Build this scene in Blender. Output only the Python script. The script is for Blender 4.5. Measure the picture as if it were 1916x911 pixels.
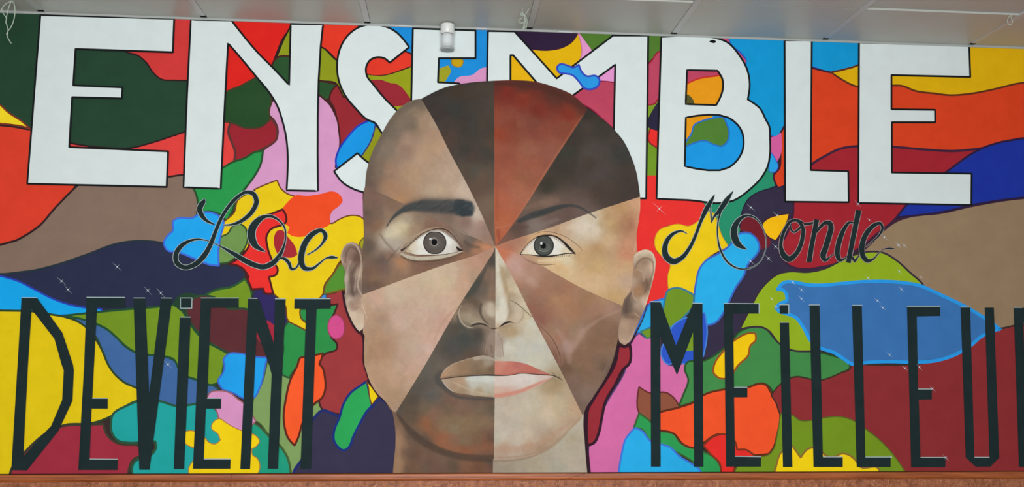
import bpy, math, random
import numpy as np
from mathutils import Matrix, Vector
from mathutils.geometry import tessellate_polygon, delaunay_2d_cdt

for o in list(bpy.data.objects):
    bpy.data.objects.remove(o)
SC = bpy.context.scene
COL = SC.collection
random.seed(7)
RNG = np.random.default_rng(7)

# ------------------------------------------------------------------ camera
FOC = 1650.0                                   # focal length for a 1916 px wide frame
YAW, PITCH, ROLL = math.radians(4.43), math.radians(6.79), math.radians(-0.44)
DIST, EYE = 6.6, 1.6                           # metres from the mural wall, eye height
cyw, syw = math.cos(YAW), math.sin(YAW)
cp, sp = math.cos(PITCH), math.sin(PITCH)
fwd = np.array([syw * cp, cyw * cp, sp])
rgt = np.array([cyw, -syw, 0.0])
dwn = np.cross(fwd, rgt)
cr, sr = math.cos(ROLL), math.sin(ROLL)
AX = cr * rgt + sr * dwn
AY = -sr * rgt + cr * dwn
cam_d = bpy.data.cameras.new('camera')
cam_d.sensor_fit = 'HORIZONTAL'
cam_d.sensor_width = 36.0
cam_d.lens = FOC / 1916.0 * 36.0
cam = bpy.data.objects.new('camera', cam_d)
COL.objects.link(cam)
m = Matrix.Identity(4)
for i in range(3):
    m[i][0], m[i][1], m[i][2] = AX[i], -AY[i], -fwd[i]
m[0][3], m[1][3], m[2][3] = 0.0, -DIST, EYE
cam.matrix_world = m
SC.camera = cam

# ------------------------------------------------------------------ world, lamps, exposure
SC.view_settings.view_transform = 'Standard'
SC.view_settings.look = 'None'
SC.view_settings.exposure = 0.0
SC.view_settings.gamma = 1.0
SC.view_settings.use_curve_mapping = False
wd = bpy.data.worlds.new('world')
SC.world = wd
wd.use_nodes = True
wd.node_tree.nodes['Background'].inputs[0].default_value = (0.93, 0.97, 1.0, 1)
wd.node_tree.nodes['Background'].inputs[1].default_value = 0.36


def area(name, loc, target, sx, sy, power, col):
    l = bpy.data.lights.new(name, 'AREA')
    l.shape = 'RECTANGLE'
    l.size, l.size_y, l.energy, l.color = sx, sy, power, col
    o = bpy.data.objects.new(name, l)
    COL.objects.link(o)
    o.location = loc
    d = Vector(target) - Vector(loc)
    o.rotation_euler = d.to_track_quat('-Z', 'Y').to_euler()
    return o


# unseen area lamp added behind the viewer, placed for the falloff across the wall
area('added_front_light', (0.0, -9.0, 2.3), (0.0, 0, 2.2), 5.0, 2.0, 615.0, (0.975, 1.0, 1.03))

# ------------------------------------------------------------------ image pixels to wall
# A mural is flat: every painted edge below was traced in image pixels, on enlarged image crops.
# CROPS gives the origin and scale of each sheet; on_wall() turns an image pixel into metres on the wall.
CROPS = {}
for c, sx in enumerate((0, 480, 960, 1436)):
    for r, sy in enumerate((0, 228, 456, 683)):
        CROPS['%d%d' % (c, r)] = (sx, sy, 0.25052)
CROPS.update({
    'g': (0, 0, 1.0),
    'A': (320, 340, 0.1976), 'B': (460, 340, 0.2525), 'C': (1210, 350, 0.2525), 'D': (1430, 360, 0.17568),
    'E': (680, 340, 0.17569), 'F': (920, 340, 0.19755), 'G': (630, 440, 0.24164), 'H': (1090, 450, 0.2525),
    'I': (780, 450, 0.25248), 'J': (790, 620, 0.17565), 'K': (700, 680, 0.24152), 'L': (670, 140, 0.30734)})


def rays(uv):
    uv = np.atleast_2d(np.asarray(uv, float))
    a = (uv[:, 0:1] - 958.0) / FOC
    b = (uv[:, 1:2] - 455.5) / FOC
    return a * AX + b * AY + fwd


def on_wall(uv):
    d = rays(uv)
    t = DIST / d[:, 1]
    return np.stack([d[:, 0] * t, EYE + d[:, 2] * t], 1)      # X, Z in metres


def on_level(u, v, z):
    d = rays([(u, v)])[0]
    t = (z - EYE) / d[2]
    return Vector((d[0] * t, -DIST + d[1] * t, z))


def pts(s):
    """'@sheet u,v[,w] ...' -> image pixels (n x 3, third column a width)"""
    fx, fy, fs = CROPS['g']
    out = []
    for tok in s.split():
        if tok[0] == '@':
            fx, fy, fs = CROPS[tok[1:]]
            continue
        v = [float(x) for x in tok.split(',')]
        w = v[2] * fs if len(v) > 2 else 0.0
        u = fx + v[0] * fs
        if u < -1:
            u = max(-160.0, u * 40.0)                                          # the painting goes on past the frame
        elif u > 1917:
            u = min(2025.0, 1916 + (u - 1916) * 30.0)
        out.append((u, fy + v[1] * fs, w))
    return np.array(out)


def smooth(p, closed=True, n=5, limit=70):
    """Hermite curve through the points; sharp turns stay corners."""
    N = len(p)
    if N < 3:
        return p
    seg = []
    T = np.zeros_like(p)
    for i in range(N):
        if not closed and i in (0, N - 1):
            continue
        a, b, c = p[i - 1], p[i], p[(i + 1) % N]
        l1, l2 = np.linalg.norm((b - a)[:2]), np.linalg.norm((c - b)[:2])
        if l1 < 1e-6 or l2 < 1e-6:
            continue
        cosang = np.dot((b - a)[:2], (c - b)[:2]) / (l1 * l2)
        if cosang < math.cos(math.radians(limit)):
            continue
        t = (b - a) / l1 * l2 + (c - b) / l2 * l1
        t /= (l1 + l2)
        T[i] = t
    M = N if closed else N - 1
    for i in range(M):
        a, b = p[i], p[(i + 1) % N]
        L = np.linalg.norm((b - a)[:2])
        k = max(1, min(n, int(L / 2.5)))
        for j in range(k):
            s = j / k
            h00, h10 = 2 * s**3 - 3 * s**2 + 1, s**3 - 2 * s**2 + s
            h01, h11 = -2 * s**3 + 3 * s**2, s**3 - s**2
            seg.append(h00 * a + h10 * L * T[i] + h01 * b + h11 * L * T[(i + 1) % N])
    if not closed:
        seg.append(p[-1])
    return np.array(seg)


WALL_TOP = float(on_wall([(958, 55)])[0, 1])
WALL_FOOT = float(on_wall([(958, 884.5)])[0, 1])
PX = DIST / FOC                                                # metres per image pixel on the wall

# ------------------------------------------------------------------ materials
MATS = {}


def lin(c):
    c = np.asarray(c, float) / 255.0
    return np.where(c <= 0.04045, c / 12.92, ((c + 0.055) / 1.055) ** 2.4)


def paint(rgb, rough=0.6, vary=0.06, scale=6.0, spec=0.03):
    key = (tuple(rgb), rough, vary, scale)
    if key in MATS:
        return MATS[key]
    mt = bpy.data.materials.new('paint_%d_%d_%d' % tuple(int(x) for x in rgb))
    mt.use_nodes = True
    nt = mt.node_tree
    bs = nt.nodes['Principled BSDF']
    bs.inputs['Roughness'].default_value = rough
    bs.inputs['Specular IOR Level'].default_value = spec
    base = lin(rgb)
    if vary > 0:
        tc = nt.nodes.new('ShaderNodeTexCoord')
        nz = nt.nodes.new('ShaderNodeTexNoise')
        nz.inputs['Scale'].default_value = scale
        nz.inputs['Detail'].default_value = 6.0
        nz.inputs['Roughness'].default_value = 0.65
        nt.links.new(tc.outputs['Object'], nz.inputs['Vector'])
        mx = nt.nodes.new('ShaderNodeMix')
        mx.data_type = 'RGBA'
        mr = nt.nodes.new('ShaderNodeMapRange')
        mr.inputs['From Min'].default_value = 0.3
        mr.inputs['From Max'].default_value = 0.7
        nt.links.new(nz.outputs['Fac'], mr.inputs['Value'])
        nt.links.new(mr.outputs['Result'], mx.inputs['Factor'])
        mx.inputs['A'].default_value = (*(base * (1 - vary)), 1)
        mx.inputs['B'].default_value = (*np.minimum(1, base * (1 + vary) + 0.002), 1)
        nt.links.new(mx.outputs['Result'], bs.inputs['Base Color'])
    else:
        bs.inputs['Base Color'].default_value = (*base, 1)
    MATS[key] = mt
    return mt


# ------------------------------------------------------------------ object helpers
def link(name, verts, faces, mats, parent=None, midx=None, smooth_shade=False):
    me = bpy.data.meshes.new(name)
    me.from_pydata([tuple(v) for v in verts], [], [tuple(f) for f in faces])
    for mt in mats:
        me.materials.append(mt)
    if midx is not None:
        me.polygons.foreach_set('material_index', midx)
    if smooth_shade:
        me.polygons.foreach_set('use_smooth', [True] * len(me.polygons))
    me.update()
    o = bpy.data.objects.new(name, me)
    COL.objects.link(o)
    if parent is not None:
        o.parent = parent
    return o


def tag(o, label=None, category=None, group=None, kind=None):
    for k, v in (('label', label), ('category', category), ('group', group), ('kind', kind)):
        if v:
            o[k] = v
    return o


def empty(name, loc=(0, 0, 0), parent=None):
    o = bpy.data.objects.new(name, None)
    COL.objects.link(o)
    o.location = loc
    o.empty_display_size = 0.1
    if parent is not None:
        o.parent = parent
    return o


def box(x0, x1, y0, y1, z0, z1):
    v = [(x, y, z) for x in (x0, x1) for y in (y0, y1) for z in (z0, z1)]
    f = [(0, 1, 3, 2), (4, 6, 7, 5), (0, 4, 5, 1), (2, 3, 7, 6), (0, 2, 6, 4), (1, 5, 7, 3)]
    return v, f


def boxes(lst):
    V, F = [], []
    for b in lst:
        v, f = box(*b)
        F += [tuple(i + len(V) for i in q) for q in f]
        V += v
    return V, F


def clip_z(poly, z, keep_below):
    out = []
    n = len(poly)
    for i in range(n):
        a, b = poly[i], poly[(i + 1) % n]
        ia = (a[1] <= z) if keep_below else (a[1] >= z)
        ib = (b[1] <= z) if keep_below else (b[1] >= z)
        if ia:
            out.append(a)
        if ia != ib:
            t = (z - a[1]) / (b[1] - a[1])
            out.append(a + t * (b - a))
    return out


LAYER = 0.00004                                                # one coat of paint
COAT = [1]


def coat():
    COAT[0] += 1
    return -COAT[0] * LAYER


def fill(V, F, loops_px, y):
    """triangulated flat film on the wall from image pixel loops (first outer, rest holes)"""
    loops = []
    for lp in loops_px:
        w = [q for q in on_wall(lp[:, :2])]
        if len(loops_px) == 1:
            w = clip_z(clip_z(w, WALL_TOP, True), WALL_FOOT - 0.03, False)
        if len(w) < 3:
            return 0
        loops.append([Vector((q[0], q[1], 0)) for q in w])
    tri = tessellate_polygon(loops)
    base = len(V)
    flat = [q for lp in loops for q in lp]
    V += [(q.x, y, q.y) for q in flat]
    n = 0
    for t in tri:
        a, b, c = (flat[i] for i in t)
        ar = (b.x - a.x) * (c.y - a.y) - (b.y - a.y) * (c.x - a.x)
        if abs(ar) < 1e-12:
            continue
        F.append(tuple(base + i for i in (t if ar > 0 else t[::-1])))
        n += 1
    return n


def ribbon(V, F, p, y, width=None, closed=False, shift=0.0):
    """painted line along image pixels; width from the third column when None"""
    N = len(p)
    base = len(V)
    tops = []
    for i in range(N):
        a = p[(i - 1) % N] if (closed or i > 0) else p[i]
        b = p[(i + 1) % N] if (closed or i < N - 1) else p[i]
        d = (b - a)[:2]
        L = np.linalg.norm(d)
        d = d / L if L > 1e-9 else np.array([1.0, 0])
        nrm = np.array([-d[1], d[0]])
        w = (p[i][2] if width is None else width) / 2
        c = p[i][:2] + nrm * shift
        tops.append(c + nrm * w)
        tops.append(c - nrm * w)
    w = on_wall(tops)
    w[:, 1] = np.clip(w[:, 1], WALL_FOOT - 0.02, WALL_TOP)
    leg = 0
    for i in range(N):
        if 0 < i < N - 1:
            a, b = (p[i] - p[i - 1])[:2], (p[i + 1] - p[i])[:2]
            if a @ b < 0.6 * np.linalg.norm(a) * np.linalg.norm(b):
                leg += 1
        yy = y - 1.6e-5 * i / N - 6e-6 * (leg % 3)             # overlapping strokes never share a plane
        V += [(w[2 * i][0], yy, w[2 * i][1]), (w[2 * i + 1][0], yy, w[2 * i + 1][1])]
    n = 0
    for i in range(N if closed else N - 1):
        j = (i + 1) % N
        F.append((base + 2 * i, base + 2 * j, base + 2 * j + 1, base + 2 * i + 1))
        n += 1
    return n


def patch(parent, name, label, rgb, loops, line=None, lw=3.5, straight=False, shift=0.0, vary=0.06, lims=70, islands=False):
    P = [pts(s) for s in loops]
    if not straight:
        P = [smooth(q, True, limit=lims) for q in P]
    V, F = [], []
    y = coat()
    n1 = sum(fill(V, F, [q], y) for q in P) if islands else fill(V, F, P, y)
    mats = [paint(rgb, vary=vary)]
    idx = [0] * n1
    if line is not None:
        y = coat()
        for q in P:
            q2 = q
            if straight:
                q2 = densify(q)
            idx += [1] * ribbon(V, F, q2, y, lw, True, shift)
        mats.append(paint(line, vary=0.06))
    o = link(name, V, F, mats, parent, idx)
    if label:
        o['label'] = label
    return o


def densify(q):
    """miter-safe copy of a straight loop: two close points at every corner"""
    out = []
    N = len(q)
    for i in range(N):
        a, b, c = q[i - 1], q[i], q[(i + 1) % N]
        l1, l2 = np.linalg.norm((b - a)[:2]), np.linalg.norm((c - b)[:2])
        e = 1.2
        if l1 > 3 * e:
            out.append(b - (b - a) / l1 * e)
        out.append(b)
        if l2 > 3 * e:
            out.append(b + (c - b) / l2 * e)
    return np.array(out)

# ------------------------------------------------------------------ setting: wall, floor, ceiling, trim
X0, X1 = -6.2, 6.8
v, f = box(X0, X1, 0.0, 0.2, 0.0, WALL_TOP + 0.25)
wall = link('wall_front', v, f, [paint((205, 212, 210), vary=0.04)])
tag(wall, 'white plaster wall that carries the mural', kind='structure')
v, f = box(X0, X1, -13.5, 0.2, -0.1, 0.0)
tag(link('floor', v, f, [paint((150, 140, 128), rough=0.5, vary=0.08)]), 'grey beige hall floor', kind='structure')

ceil_mat = paint((182, 184, 177), rough=0.42, vary=0.03, scale=5.0, spec=0.4)
rail_mat = paint((188, 190, 188), rough=0.4, vary=0.03, spec=0.5)
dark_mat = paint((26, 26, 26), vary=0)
v, f = box(X0, X1, -13.5, 0.0, WALL_TOP + 0.06, WALL_TOP + 0.16)
ceiling = tag(link('ceiling', v, f, [dark_mat]), 'suspended ceiling of pale grey panels', kind='structure')
seams = [float(on_wall([(u, vv)])[0, 0]) for u, vv in
         ((-530, 5), (-225, 12), (80, 22), (383, 33), (688, 43), (990, 56), (1259, 63), (1541, 70), (1814, 80), (2100, 92), (2400, 100))]
ROW = abs(on_level(1290, 5, WALL_TOP).y)
RW = 0.045
for i in range(len(seams) - 1):
    a, b = seams[i] + RW / 2 + 0.002, seams[i + 1] - RW / 2 - 0.002
    raised = i in (5, 7, 8)
    for r in range(4):
        y1 = -0.012 if r == 0 else -ROW * r - 0.003
        y0 = -ROW * (r + 1) + 0.003 if r < 3 else -13.4
        z = WALL_TOP + 0.002 + random.uniform(-0.0006, 0.0006)
        if raised and r >= 1:
            z += 0.014
        v, f = box(a, b, y0, y1, z, z + 0.02)
        t = link('ceiling_tile', v, f, [ceil_mat], ceiling)
for s in seams:
    v, f = box(s - RW / 2, s + RW / 2, -13.4, -0.064, WALL_TOP - 0.003, WALL_TOP + 0.03)
    link('ceiling_rail', v, f, [rail_mat], ceiling)
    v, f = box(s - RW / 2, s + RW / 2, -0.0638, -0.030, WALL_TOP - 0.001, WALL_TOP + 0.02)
    link('rail_gap_shade', v, f, [dark_mat], ceiling)  # dark block, its colour stands in for shade in the slot at the wall
v, f = box(X0, X1, -0.011, 0.0, WALL_TOP - 0.015, WALL_TOP + 0.02)
tag(link('trim_1', v, f, [paint((168, 172, 168), vary=0.04)]), 'thin pale angle strip where ceiling meets mural', kind='structure')

# wooden moulding under the mural: three lengths, one scarf joint
def wood(name, a, b, scale, rough, stretch):
    mt = bpy.data.materials.new(name)
    mt.use_nodes = True
    nt = mt.node_tree
    bs = nt.nodes['Principled BSDF']
    bs.inputs['Roughness'].default_value = rough
    tc = nt.nodes.new('ShaderNodeTexCoord')
    mp = nt.nodes.new('ShaderNodeMapping')
    mp.inputs['Scale'].default_value = stretch
    nz = nt.nodes.new('ShaderNodeTexNoise')
    nz.inputs['Scale'].default_value = scale
    nz.inputs['Detail'].default_value = 7
    nz.inputs['Roughness'].default_value = 0.7
    rp = nt.nodes.new('ShaderNodeValToRGB')
    rp.color_ramp.elements[0].position, rp.color_ramp.elements[1].position = 0.32, 0.68
    rp.color_ramp.elements[0].color = (*lin(a), 1)
    rp.color_ramp.elements[1].color = (*lin(b), 1)
    nt.links.new(tc.outputs['Object'], mp.inputs['Vector'])
    nt.links.new(mp.outputs['Vector'], nz.inputs['Vector'])
    nt.links.new(nz.outputs['Fac'], rp.inputs['Fac'])
    nt.links.new(rp.outputs['Color'], bs.inputs['Base Color'])
    bp = nt.nodes.new('ShaderNodeBump')
    bp.inputs['Strength'].default_value = 0.25
    bp.inputs['Distance'].default_value = 0.004
    nt.links.new(nz.outputs['Fac'], bp.inputs['Height'])
    nt.links.new(bp.outputs['Normal'], bs.inputs['Normal'])
    return mt


mould_mat = wood('moulding_wood', (126, 58, 22), (188, 104, 54), 5.0, 0.4, (0.5, 6, 14))
strand_mat = wood('strand_board', (124, 68, 40), (190, 120, 82), 24.0, 0.55, (1, 1, 1))
strand_light = wood('strand_light', (146, 86, 54), (202, 138, 98), 30.0, 0.45, (1, 1, 1))
TRIM_H = 0.054
TZ = WALL_FOOT
prof = [(0.0, 0.0), (-0.014, 0.0), (-0.021, -0.006), (-0.024, -0.018), (-0.024, -0.036), (-0.019, -0.047), (-0.012, -TRIM_H), (0.0, -TRIM_H)]


def moulding(xa_top, xa_bot, xb_top, xb_bot, parent, name):
    V, F = [], []
    n = len(prof)
    for top, bot in ((xa_top, xa_bot), (xb_top, xb_bot)):
        for y, z in prof:
            k = -z / TRIM_H
            V.append((top + (bot - top) * k, y, TZ + z))
    for i in range(n):
        j = (i + 1) % n
        F.append((i, i + n, j + n, j))
    F.append(tuple(range(n)))
    F.append(tuple(range(2 * n - 1, n - 1, -1)))
    return link(name, V, F, [mould_mat], parent)


xj1 = float(on_wall([(434, 890)])[0, 0])
xj2a, xj2b = (float(on_wall([(u, 890)])[0, 0]) for u in (1100, 1044))
trim = moulding(X0, X0, xj1 - 0.001, xj1 - 0.001, None, 'trim_2')
tag(trim, 'brown varnished wooden moulding along the foot of the mural', kind='structure')
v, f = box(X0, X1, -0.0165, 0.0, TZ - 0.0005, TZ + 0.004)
link('gap_shade_strip', v, f, [paint((52, 34, 26), vary=0)], trim)  # dark strip painted as the shadow gap between mural and moulding
moulding(xj1 + 0.001, xj1 + 0.001, xj2a - 0.004, xj2b - 0.004, trim, 'moulding_length')
moulding(xj2a + 0.003, xj2b + 0.003, X1, X1, trim, 'moulding_length')

v, f = box(X0, X1, -0.008, 0.0, 0.0, TZ - TRIM_H + 0.006)
wains = tag(link('wall_lower', v, f, [strand_mat]), 'brown coarse strand board below the moulding', kind='structure')
V, F, idx = [], [], []
zt = TZ - TRIM_H
for k in range(9000):
    dense = k < 3600
    cx = random.uniform(-4.6, 5.0)
    cz = random.uniform(zt - 0.11, zt - 0.004) if dense else random.uniform(0.02, zt - 0.1)
    ang = random.gauss(1.2, 0.7)
    L, wd_ = random.uniform(0.018, 0.06), random.uniform(0.003, 0.010)
    y = -0.009 - random.uniform(0, 0.004)
    ty = random.uniform(-0.007, 0.0)
    dx, dz = math.cos(ang) * L / 2, math.sin(ang) * L / 2
    nx, nz_ = -math.sin(ang) * wd_ / 2, math.cos(ang) * wd_ / 2
    b = len(V)
    for s1, s2, yy in ((-1, -1, 0), (1, -1, ty), (1, 1, ty), (-1, 1, 0)):
        zz = min(cz + s1 * dz + s2 * nz_, zt - 0.001)
        V.append((cx + s1 * dx + s2 * nx, y + yy, max(zz, 0.004)))
    F.append((b, b + 1, b + 2, b + 3))
    idx.append(1 if random.random() < 0.25 else 0)
tag(link('wood_strands', V, F, [strand_mat, strand_light], wains, idx), kind='stuff')

# ------------------------------------------------------------------ the mural
mural = tag(empty('mural', (0, 0, TZ)), 'huge painted wall mural of a multicoloured face amid bright patches and French lettering', 'mural')
mural.location = (0, 0, 0)
PAT = []


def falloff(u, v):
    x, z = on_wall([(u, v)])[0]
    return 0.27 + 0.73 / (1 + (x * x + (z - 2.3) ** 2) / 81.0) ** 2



def cp_(colour, rgb, path, line=(45, 30, 32), lw=3.5, shift=0.0):
    q = pts(path)[:, :2].clip((0, 0), (1916, 911)).mean(0)
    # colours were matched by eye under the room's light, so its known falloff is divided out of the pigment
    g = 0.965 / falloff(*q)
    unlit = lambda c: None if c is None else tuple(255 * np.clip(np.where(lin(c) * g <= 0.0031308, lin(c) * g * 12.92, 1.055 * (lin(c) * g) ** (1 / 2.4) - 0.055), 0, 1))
    PAT.append(patch(mural, 'colour_patch', colour + ' patch', unlit(rgb), [path], unlit(line), lw * 0.88, shift=shift))


DG, DB, BL, PL = (36, 60, 40), (70, 32, 30), (58, 84, 180), (58, 32, 50)
GREEN, NAVY, LIME = (38, 67, 49), (43, 47, 72), (140, 150, 26)
# ground coat, seen only as thin lines between the patches
patch(mural, 'colour_patch', 'dark ground coat', (58, 44, 44), ['@g -5,-5 1922,-5 1922,905 -5,905'], None, straight=True)
cp_('dark green', GREEN, '@g -5,5 400,5 540,100 540,260 480,300 130,300 60,260 -5,240', None)
cp_('red', (204, 58, 56), '@00 900,360 940,388 1030,415 1090,465 1150,550 1205,592 1300,600 1440,600 1440,80 1200,80 1190,370')
cp_('scarlet', (220, 38, 32), '@00 1680,700 1800,680 1916,657 @10 25,640 70,560 118,480 150,400 190,300 250,205 262,120 @00 1680,110')
cp_('olive lime', (142, 152, 30), '@10 470,330 510,365 600,452 680,500 700,705 650,725 615,690 600,630 490,605 430,600 160,436 150,430 205,290 250,205')
cp_('dark green', (44, 82, 46), '@10 150,432 300,436 470,606 490,608 603,632 560,700 540,738 440,735 240,640 110,560 118,480', DB)
cp_('orange red', (228, 58, 40), '@10 440,130 820,130 760,200 640,490 600,452 510,365 440,330')
cp_('dark red', (150, 42, 50), '@10 545,740 575,660 605,634 650,727 705,720 880,915 @11 850,-5 830,0 760,30 700,90 650,150 622,190 610,60 @10 600,890 580,810', DB)
cp_('blue', (30, 140, 215), '@10 940,160 1900,200 1900,640 1160,640 1000,500', None)
cp_('orange red', (228, 60, 42), '@10 1110,385 1180,430 1180,490 1090,522 1010,550 930,566 820,552 760,480 860,380 1000,440', DB)
cp_('olive lime', (150, 158, 28), '@10 810,556 930,568 1090,526 1190,488 1190,770 1050,840 960,780 800,620', None)
cp_('dark red', (152, 42, 52), '@10 850,600 925,595 1000,620 1040,625 1150,740 1165,765 1040,795 960,780', None)
cp_('mustard', (198, 160, 22), '@10 1455,455 1500,415 1546,455 1530,495 1490,500 1460,480', (150, 120, 40), 2)
cp_('olive lime', (160, 158, 40), '@10 1340,520 1432,488 1452,528 1430,575 1395,620 1340,620', None)
cp_('pink', (216, 150, 193), '@10 1460,640 1485,600 1505,580 1610,560 1680,510 1760,500 1760,650', None)
cp_('pink', (214, 152, 194), '@10 112,765 250,690 480,720 490,728 545,780 585,850 607,910 @11 615,60 622,180 600,262 590,340 700,330 860,310 800,520 812,730 500,790 200,570 0,510 @01 1790,580 1812,515 1916,370 @11 45,220 140,140 160,90 140,0 80,-60 @10 93,850', DB)
cp_('blue', (26, 150, 226), '@11 855,-15 890,20 870,100 845,170 800,240 740,290 600,345 592,290 610,220 660,140 700,90 760,30', (40, 60, 180), 4)
cp_('olive lime', (146, 150, 28), '@11 885,30 960,80 900,330 840,320 780,260 845,160 870,100', (60, 60, 120), 3)
cp_('coral red', (222, 66, 62), '@01 500,145 530,158 600,172 780,193 980,195 1120,160 1385,75 1690,0 1730,10 1708,80 1730,150 1755,230 1745,295 1660,340 1500,412 1250,410 500,230')
cp_('dark red', (152, 38, 48), '@01 1725,5 1706,80 1730,150 1757,230 1748,298 1830,270 1916,228 @11 60,195 110,168 148,130 157,90 148,30 110,-20 40,-30 @01 1800,-40', (92, 52, 50), 5)
cp_('dark green', (40, 74, 42), '@01 1670,-5 1740,10 1830,46 1916,46 @11 40,34 78,5 95,-10 @10 98,860 92,830 112,765 100,700 0,575 @00 1800,640 1690,690', (70, 60, 40))
cp_('red orange', (212, 62, 42), '@01 -20,28 80,33 200,55 300,70 600,300 560,486 490,560 400,655 300,770 230,822 120,885 -20,917', (52, 34, 36), 4)
cp_('yellow', (232, 204, 36), '@00 -20,760 0,782 60,838 170,912 @01 230,58 190,40 80,20 -20,12', (120, 50, 36), 3.5)
cp_('brown', (130, 108, 94), '@01 -20,918 120,888 230,825 300,773 400,658 490,563 600,460 1240,412 1420,412 1458,515 1480,600 1475,705 1350,745 1300,820 1235,905 @02 1230,20 1050,0 870,10 650,80 430,156 250,200 -20,222', (52, 34, 36), 4)
cp_('green', (42, 150, 76), '@01 1430,470 1465,540 1478,610 1470,690 1560,670 1640,690 1695,745 1745,640 1762,590 1830,500 1916,380 @11 30,320 48,215 20,220 0,222 @01 1830,270 1740,300 1660,345 1540,400', (40, 78, 44), 4.5)
cp_('slate blue', (64, 102, 156), '@02 470,540 600,560 720,600 800,640 870,700 940,770 1010,810 1110,830 1230,843 1300,870 1340,910 @03 1410,90 1470,110 1560,135 1640,178 1570,215 1520,260 1480,285 1320,305 1190,268 1020,255 1030,190 930,130 860,70 810,0 @02 765,800 720,700 640,620 560,570', (44, 70, 62), 4.5)
cp_('dark navy', NAVY, '@02 -20,215 250,200 430,155 650,80 870,0 1050,-22 1230,0 1400,80 1540,150 1640,165 1760,165 1835,215 1815,265 1750,315 1600,345 1540,390 1500,440 1290,470 1000,480 830,495 640,475 530,455 400,415 260,340 130,280 -20,235', (40, 52, 60), 4)
cp_('sky blue', (22, 160, 226), '@02 -20,235 0,240 130,277 260,342 400,413 530,457 640,477 760,487 760,510 480,535 150,543 -20,546', (44, 62, 170), 4)
cp_('yellow', (221, 191, 20), '@02 -20,545 470,542 570,575 640,620 720,720 765,800 810,905 @03 860,70 930,130 1040,190 1060,260 1020,268 940,305 850,370 770,408 690,432 470,450 340,515 240,595 150,690 80,790 70,860 -20,860', (46, 66, 40), 4.5)
cp_('crimson', (156, 46, 62), '@03 60,870 80,800 160,682 250,585 350,505 470,455 640,445 770,440 800,520 870,580 1040,600 1140,640 1140,690 1000,700 968,760 960,870', (62, 58, 46), 5)
cp_('lime', (114, 146, 36), '@02 480,537 830,500 1000,485 1200,468 1290,455 1350,490 1400,560 1450,640 1540,730 1650,790 1722,830 1680,870 1670,910 @03 1640,120 1600,145 1460,105 1400,85 1335,25 @02 1300,865 1230,840 1110,828 1010,808 940,765 870,698 800,638 720,598 600,560', (38, 78, 50), 4.5)
cp_('lime', (114, 146, 36), '@02 1520,440 1538,385 1600,350 1740,318 1830,262 1870,330 1882,400 1870,480 1790,500', (44, 84, 48), 4.5)
cp_('dark green', (38, 66, 48), '@02 1290,440 1330,390 1400,366 1480,390 1500,430 1430,470 1350,500', None)
cp_('teal', (34, 160, 156), '@03 1060,262 950,302 840,375 830,440 835,500 880,562 960,580 1040,578 1160,570 1165,620 1140,660 1060,690 1000,730 985,790 1020,870 1480,870 1650,600 1660,420 1610,330 1560,280 1460,290 1320,305 1190,268', (42, 84, 62), 5)
cp_('sea green', (34, 152, 122), '@03 1700,420 1890,430 @13 10,450 90,530 170,600 230,690 250,770 255,850 -100,850 @03 1600,700', (62, 92, 56), 4)
cp_('sage green', (128, 158, 94), '@13 80,-20 40,140 -20,240 @03 1885,330 1890,410 @13 10,425 90,515 180,600 240,700 262,830 340,700 420,400 500,320 470,260 430,300 240,80 200,60', (70, 96, 50), 3)
cp_('maroon', (92, 46, 50), '@02 1390,480 1470,395 1600,400 1700,480 1850,490 1916,530 @12 60,660 110,860 20,860 @02 1850,836 1720,818 1620,770 1540,720 1450,625 1400,540', (44, 74, 48), 4.5)
cp_('navy', (50, 42, 94), '@02 1880,470 @12 -10,320 60,335 130,380 200,440 232,520 234,600 215,670 150,660 60,590 -30,500', (44, 58, 54), 4)
cp_('crimson', (166, 44, 62), '@12 -40,640 70,570 136,612 205,760 130,800 60,760 0,700', None)
cp_('sky blue', (34, 158, 232), '@02 1678,915 1670,865 1710,822 1800,820 1916,845 @12 80,850 @13 62,20 45,110 20,180 -15,240 @03 1830,250 1740,205 1660,175 1630,115 1665,60', (62, 104, 200), 3.5)
cp_('green', (46, 142, 72), '@12 200,640 240,578 300,610 372,648 384,590 332,560 322,488 450,485 560,460 608,448 580,520 540,600 560,700 600,750 602,782 500,830 480,870 @13 430,40 300,20 245,95 195,72 185,-10 @12 200,800', (44, 86, 50), 4)
cp_('crimson', (158, 58, 60), '@12 500,380 560,370 650,340 700,500 780,660 830,900 @13 845,100 790,140 720,210 660,290 620,370 560,352 490,327 468,270 510,200 512,130 480,20 @12 478,870 510,825 602,782 600,745 560,700 540,600 580,520 608,450 560,457 500,440', (66, 34, 34), 4)
cp_('leaf green', (84, 142, 48), '@B 740,590 700,612 650,680 588,770 572,835 720,800 790,780 800,640', (120, 96, 30), 4)
cp_('blue', (70, 140, 210), '@12 445,410 470,390 520,376 524,415', (60, 84, 90), 2.5)
cp_('pink', (210, 78, 138), '@12 533,620 550,560 595,532 640,560 657,625 640,690 595,712 550,685', (150, 60, 90), 2)
cp_('orange', (250, 92, 44), '@12 305,910 330,850 365,845 440,830 497,818 485,860 472,905 @13 485,10 512,100 515,170 492,240 430,290 345,430 312,540 285,600 240,550 210,460 203,380 220,250 250,120', (92, 40, 28), 4.5)
cp_('navy', (57, 53, 78), '@13 252,840 280,770 335,690 345,560 420,390 490,328 622,372 860,297 910,232 1060,330 1090,840', (34, 46, 110), 5, 3)
cp_('leaf green', (46, 164, 86), '@13 825,120 780,150 700,210 650,290 620,390 580,490 578,560 610,612 652,636 692,610 720,540 770,440 820,350 862,297 845,220', (30, 50, 124), 5)
cp_('yellow', (238, 206, 22), '@13 815,112 862,165 910,235 860,297 842,225 835,160', (100, 60, 40), 2.5)
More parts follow.
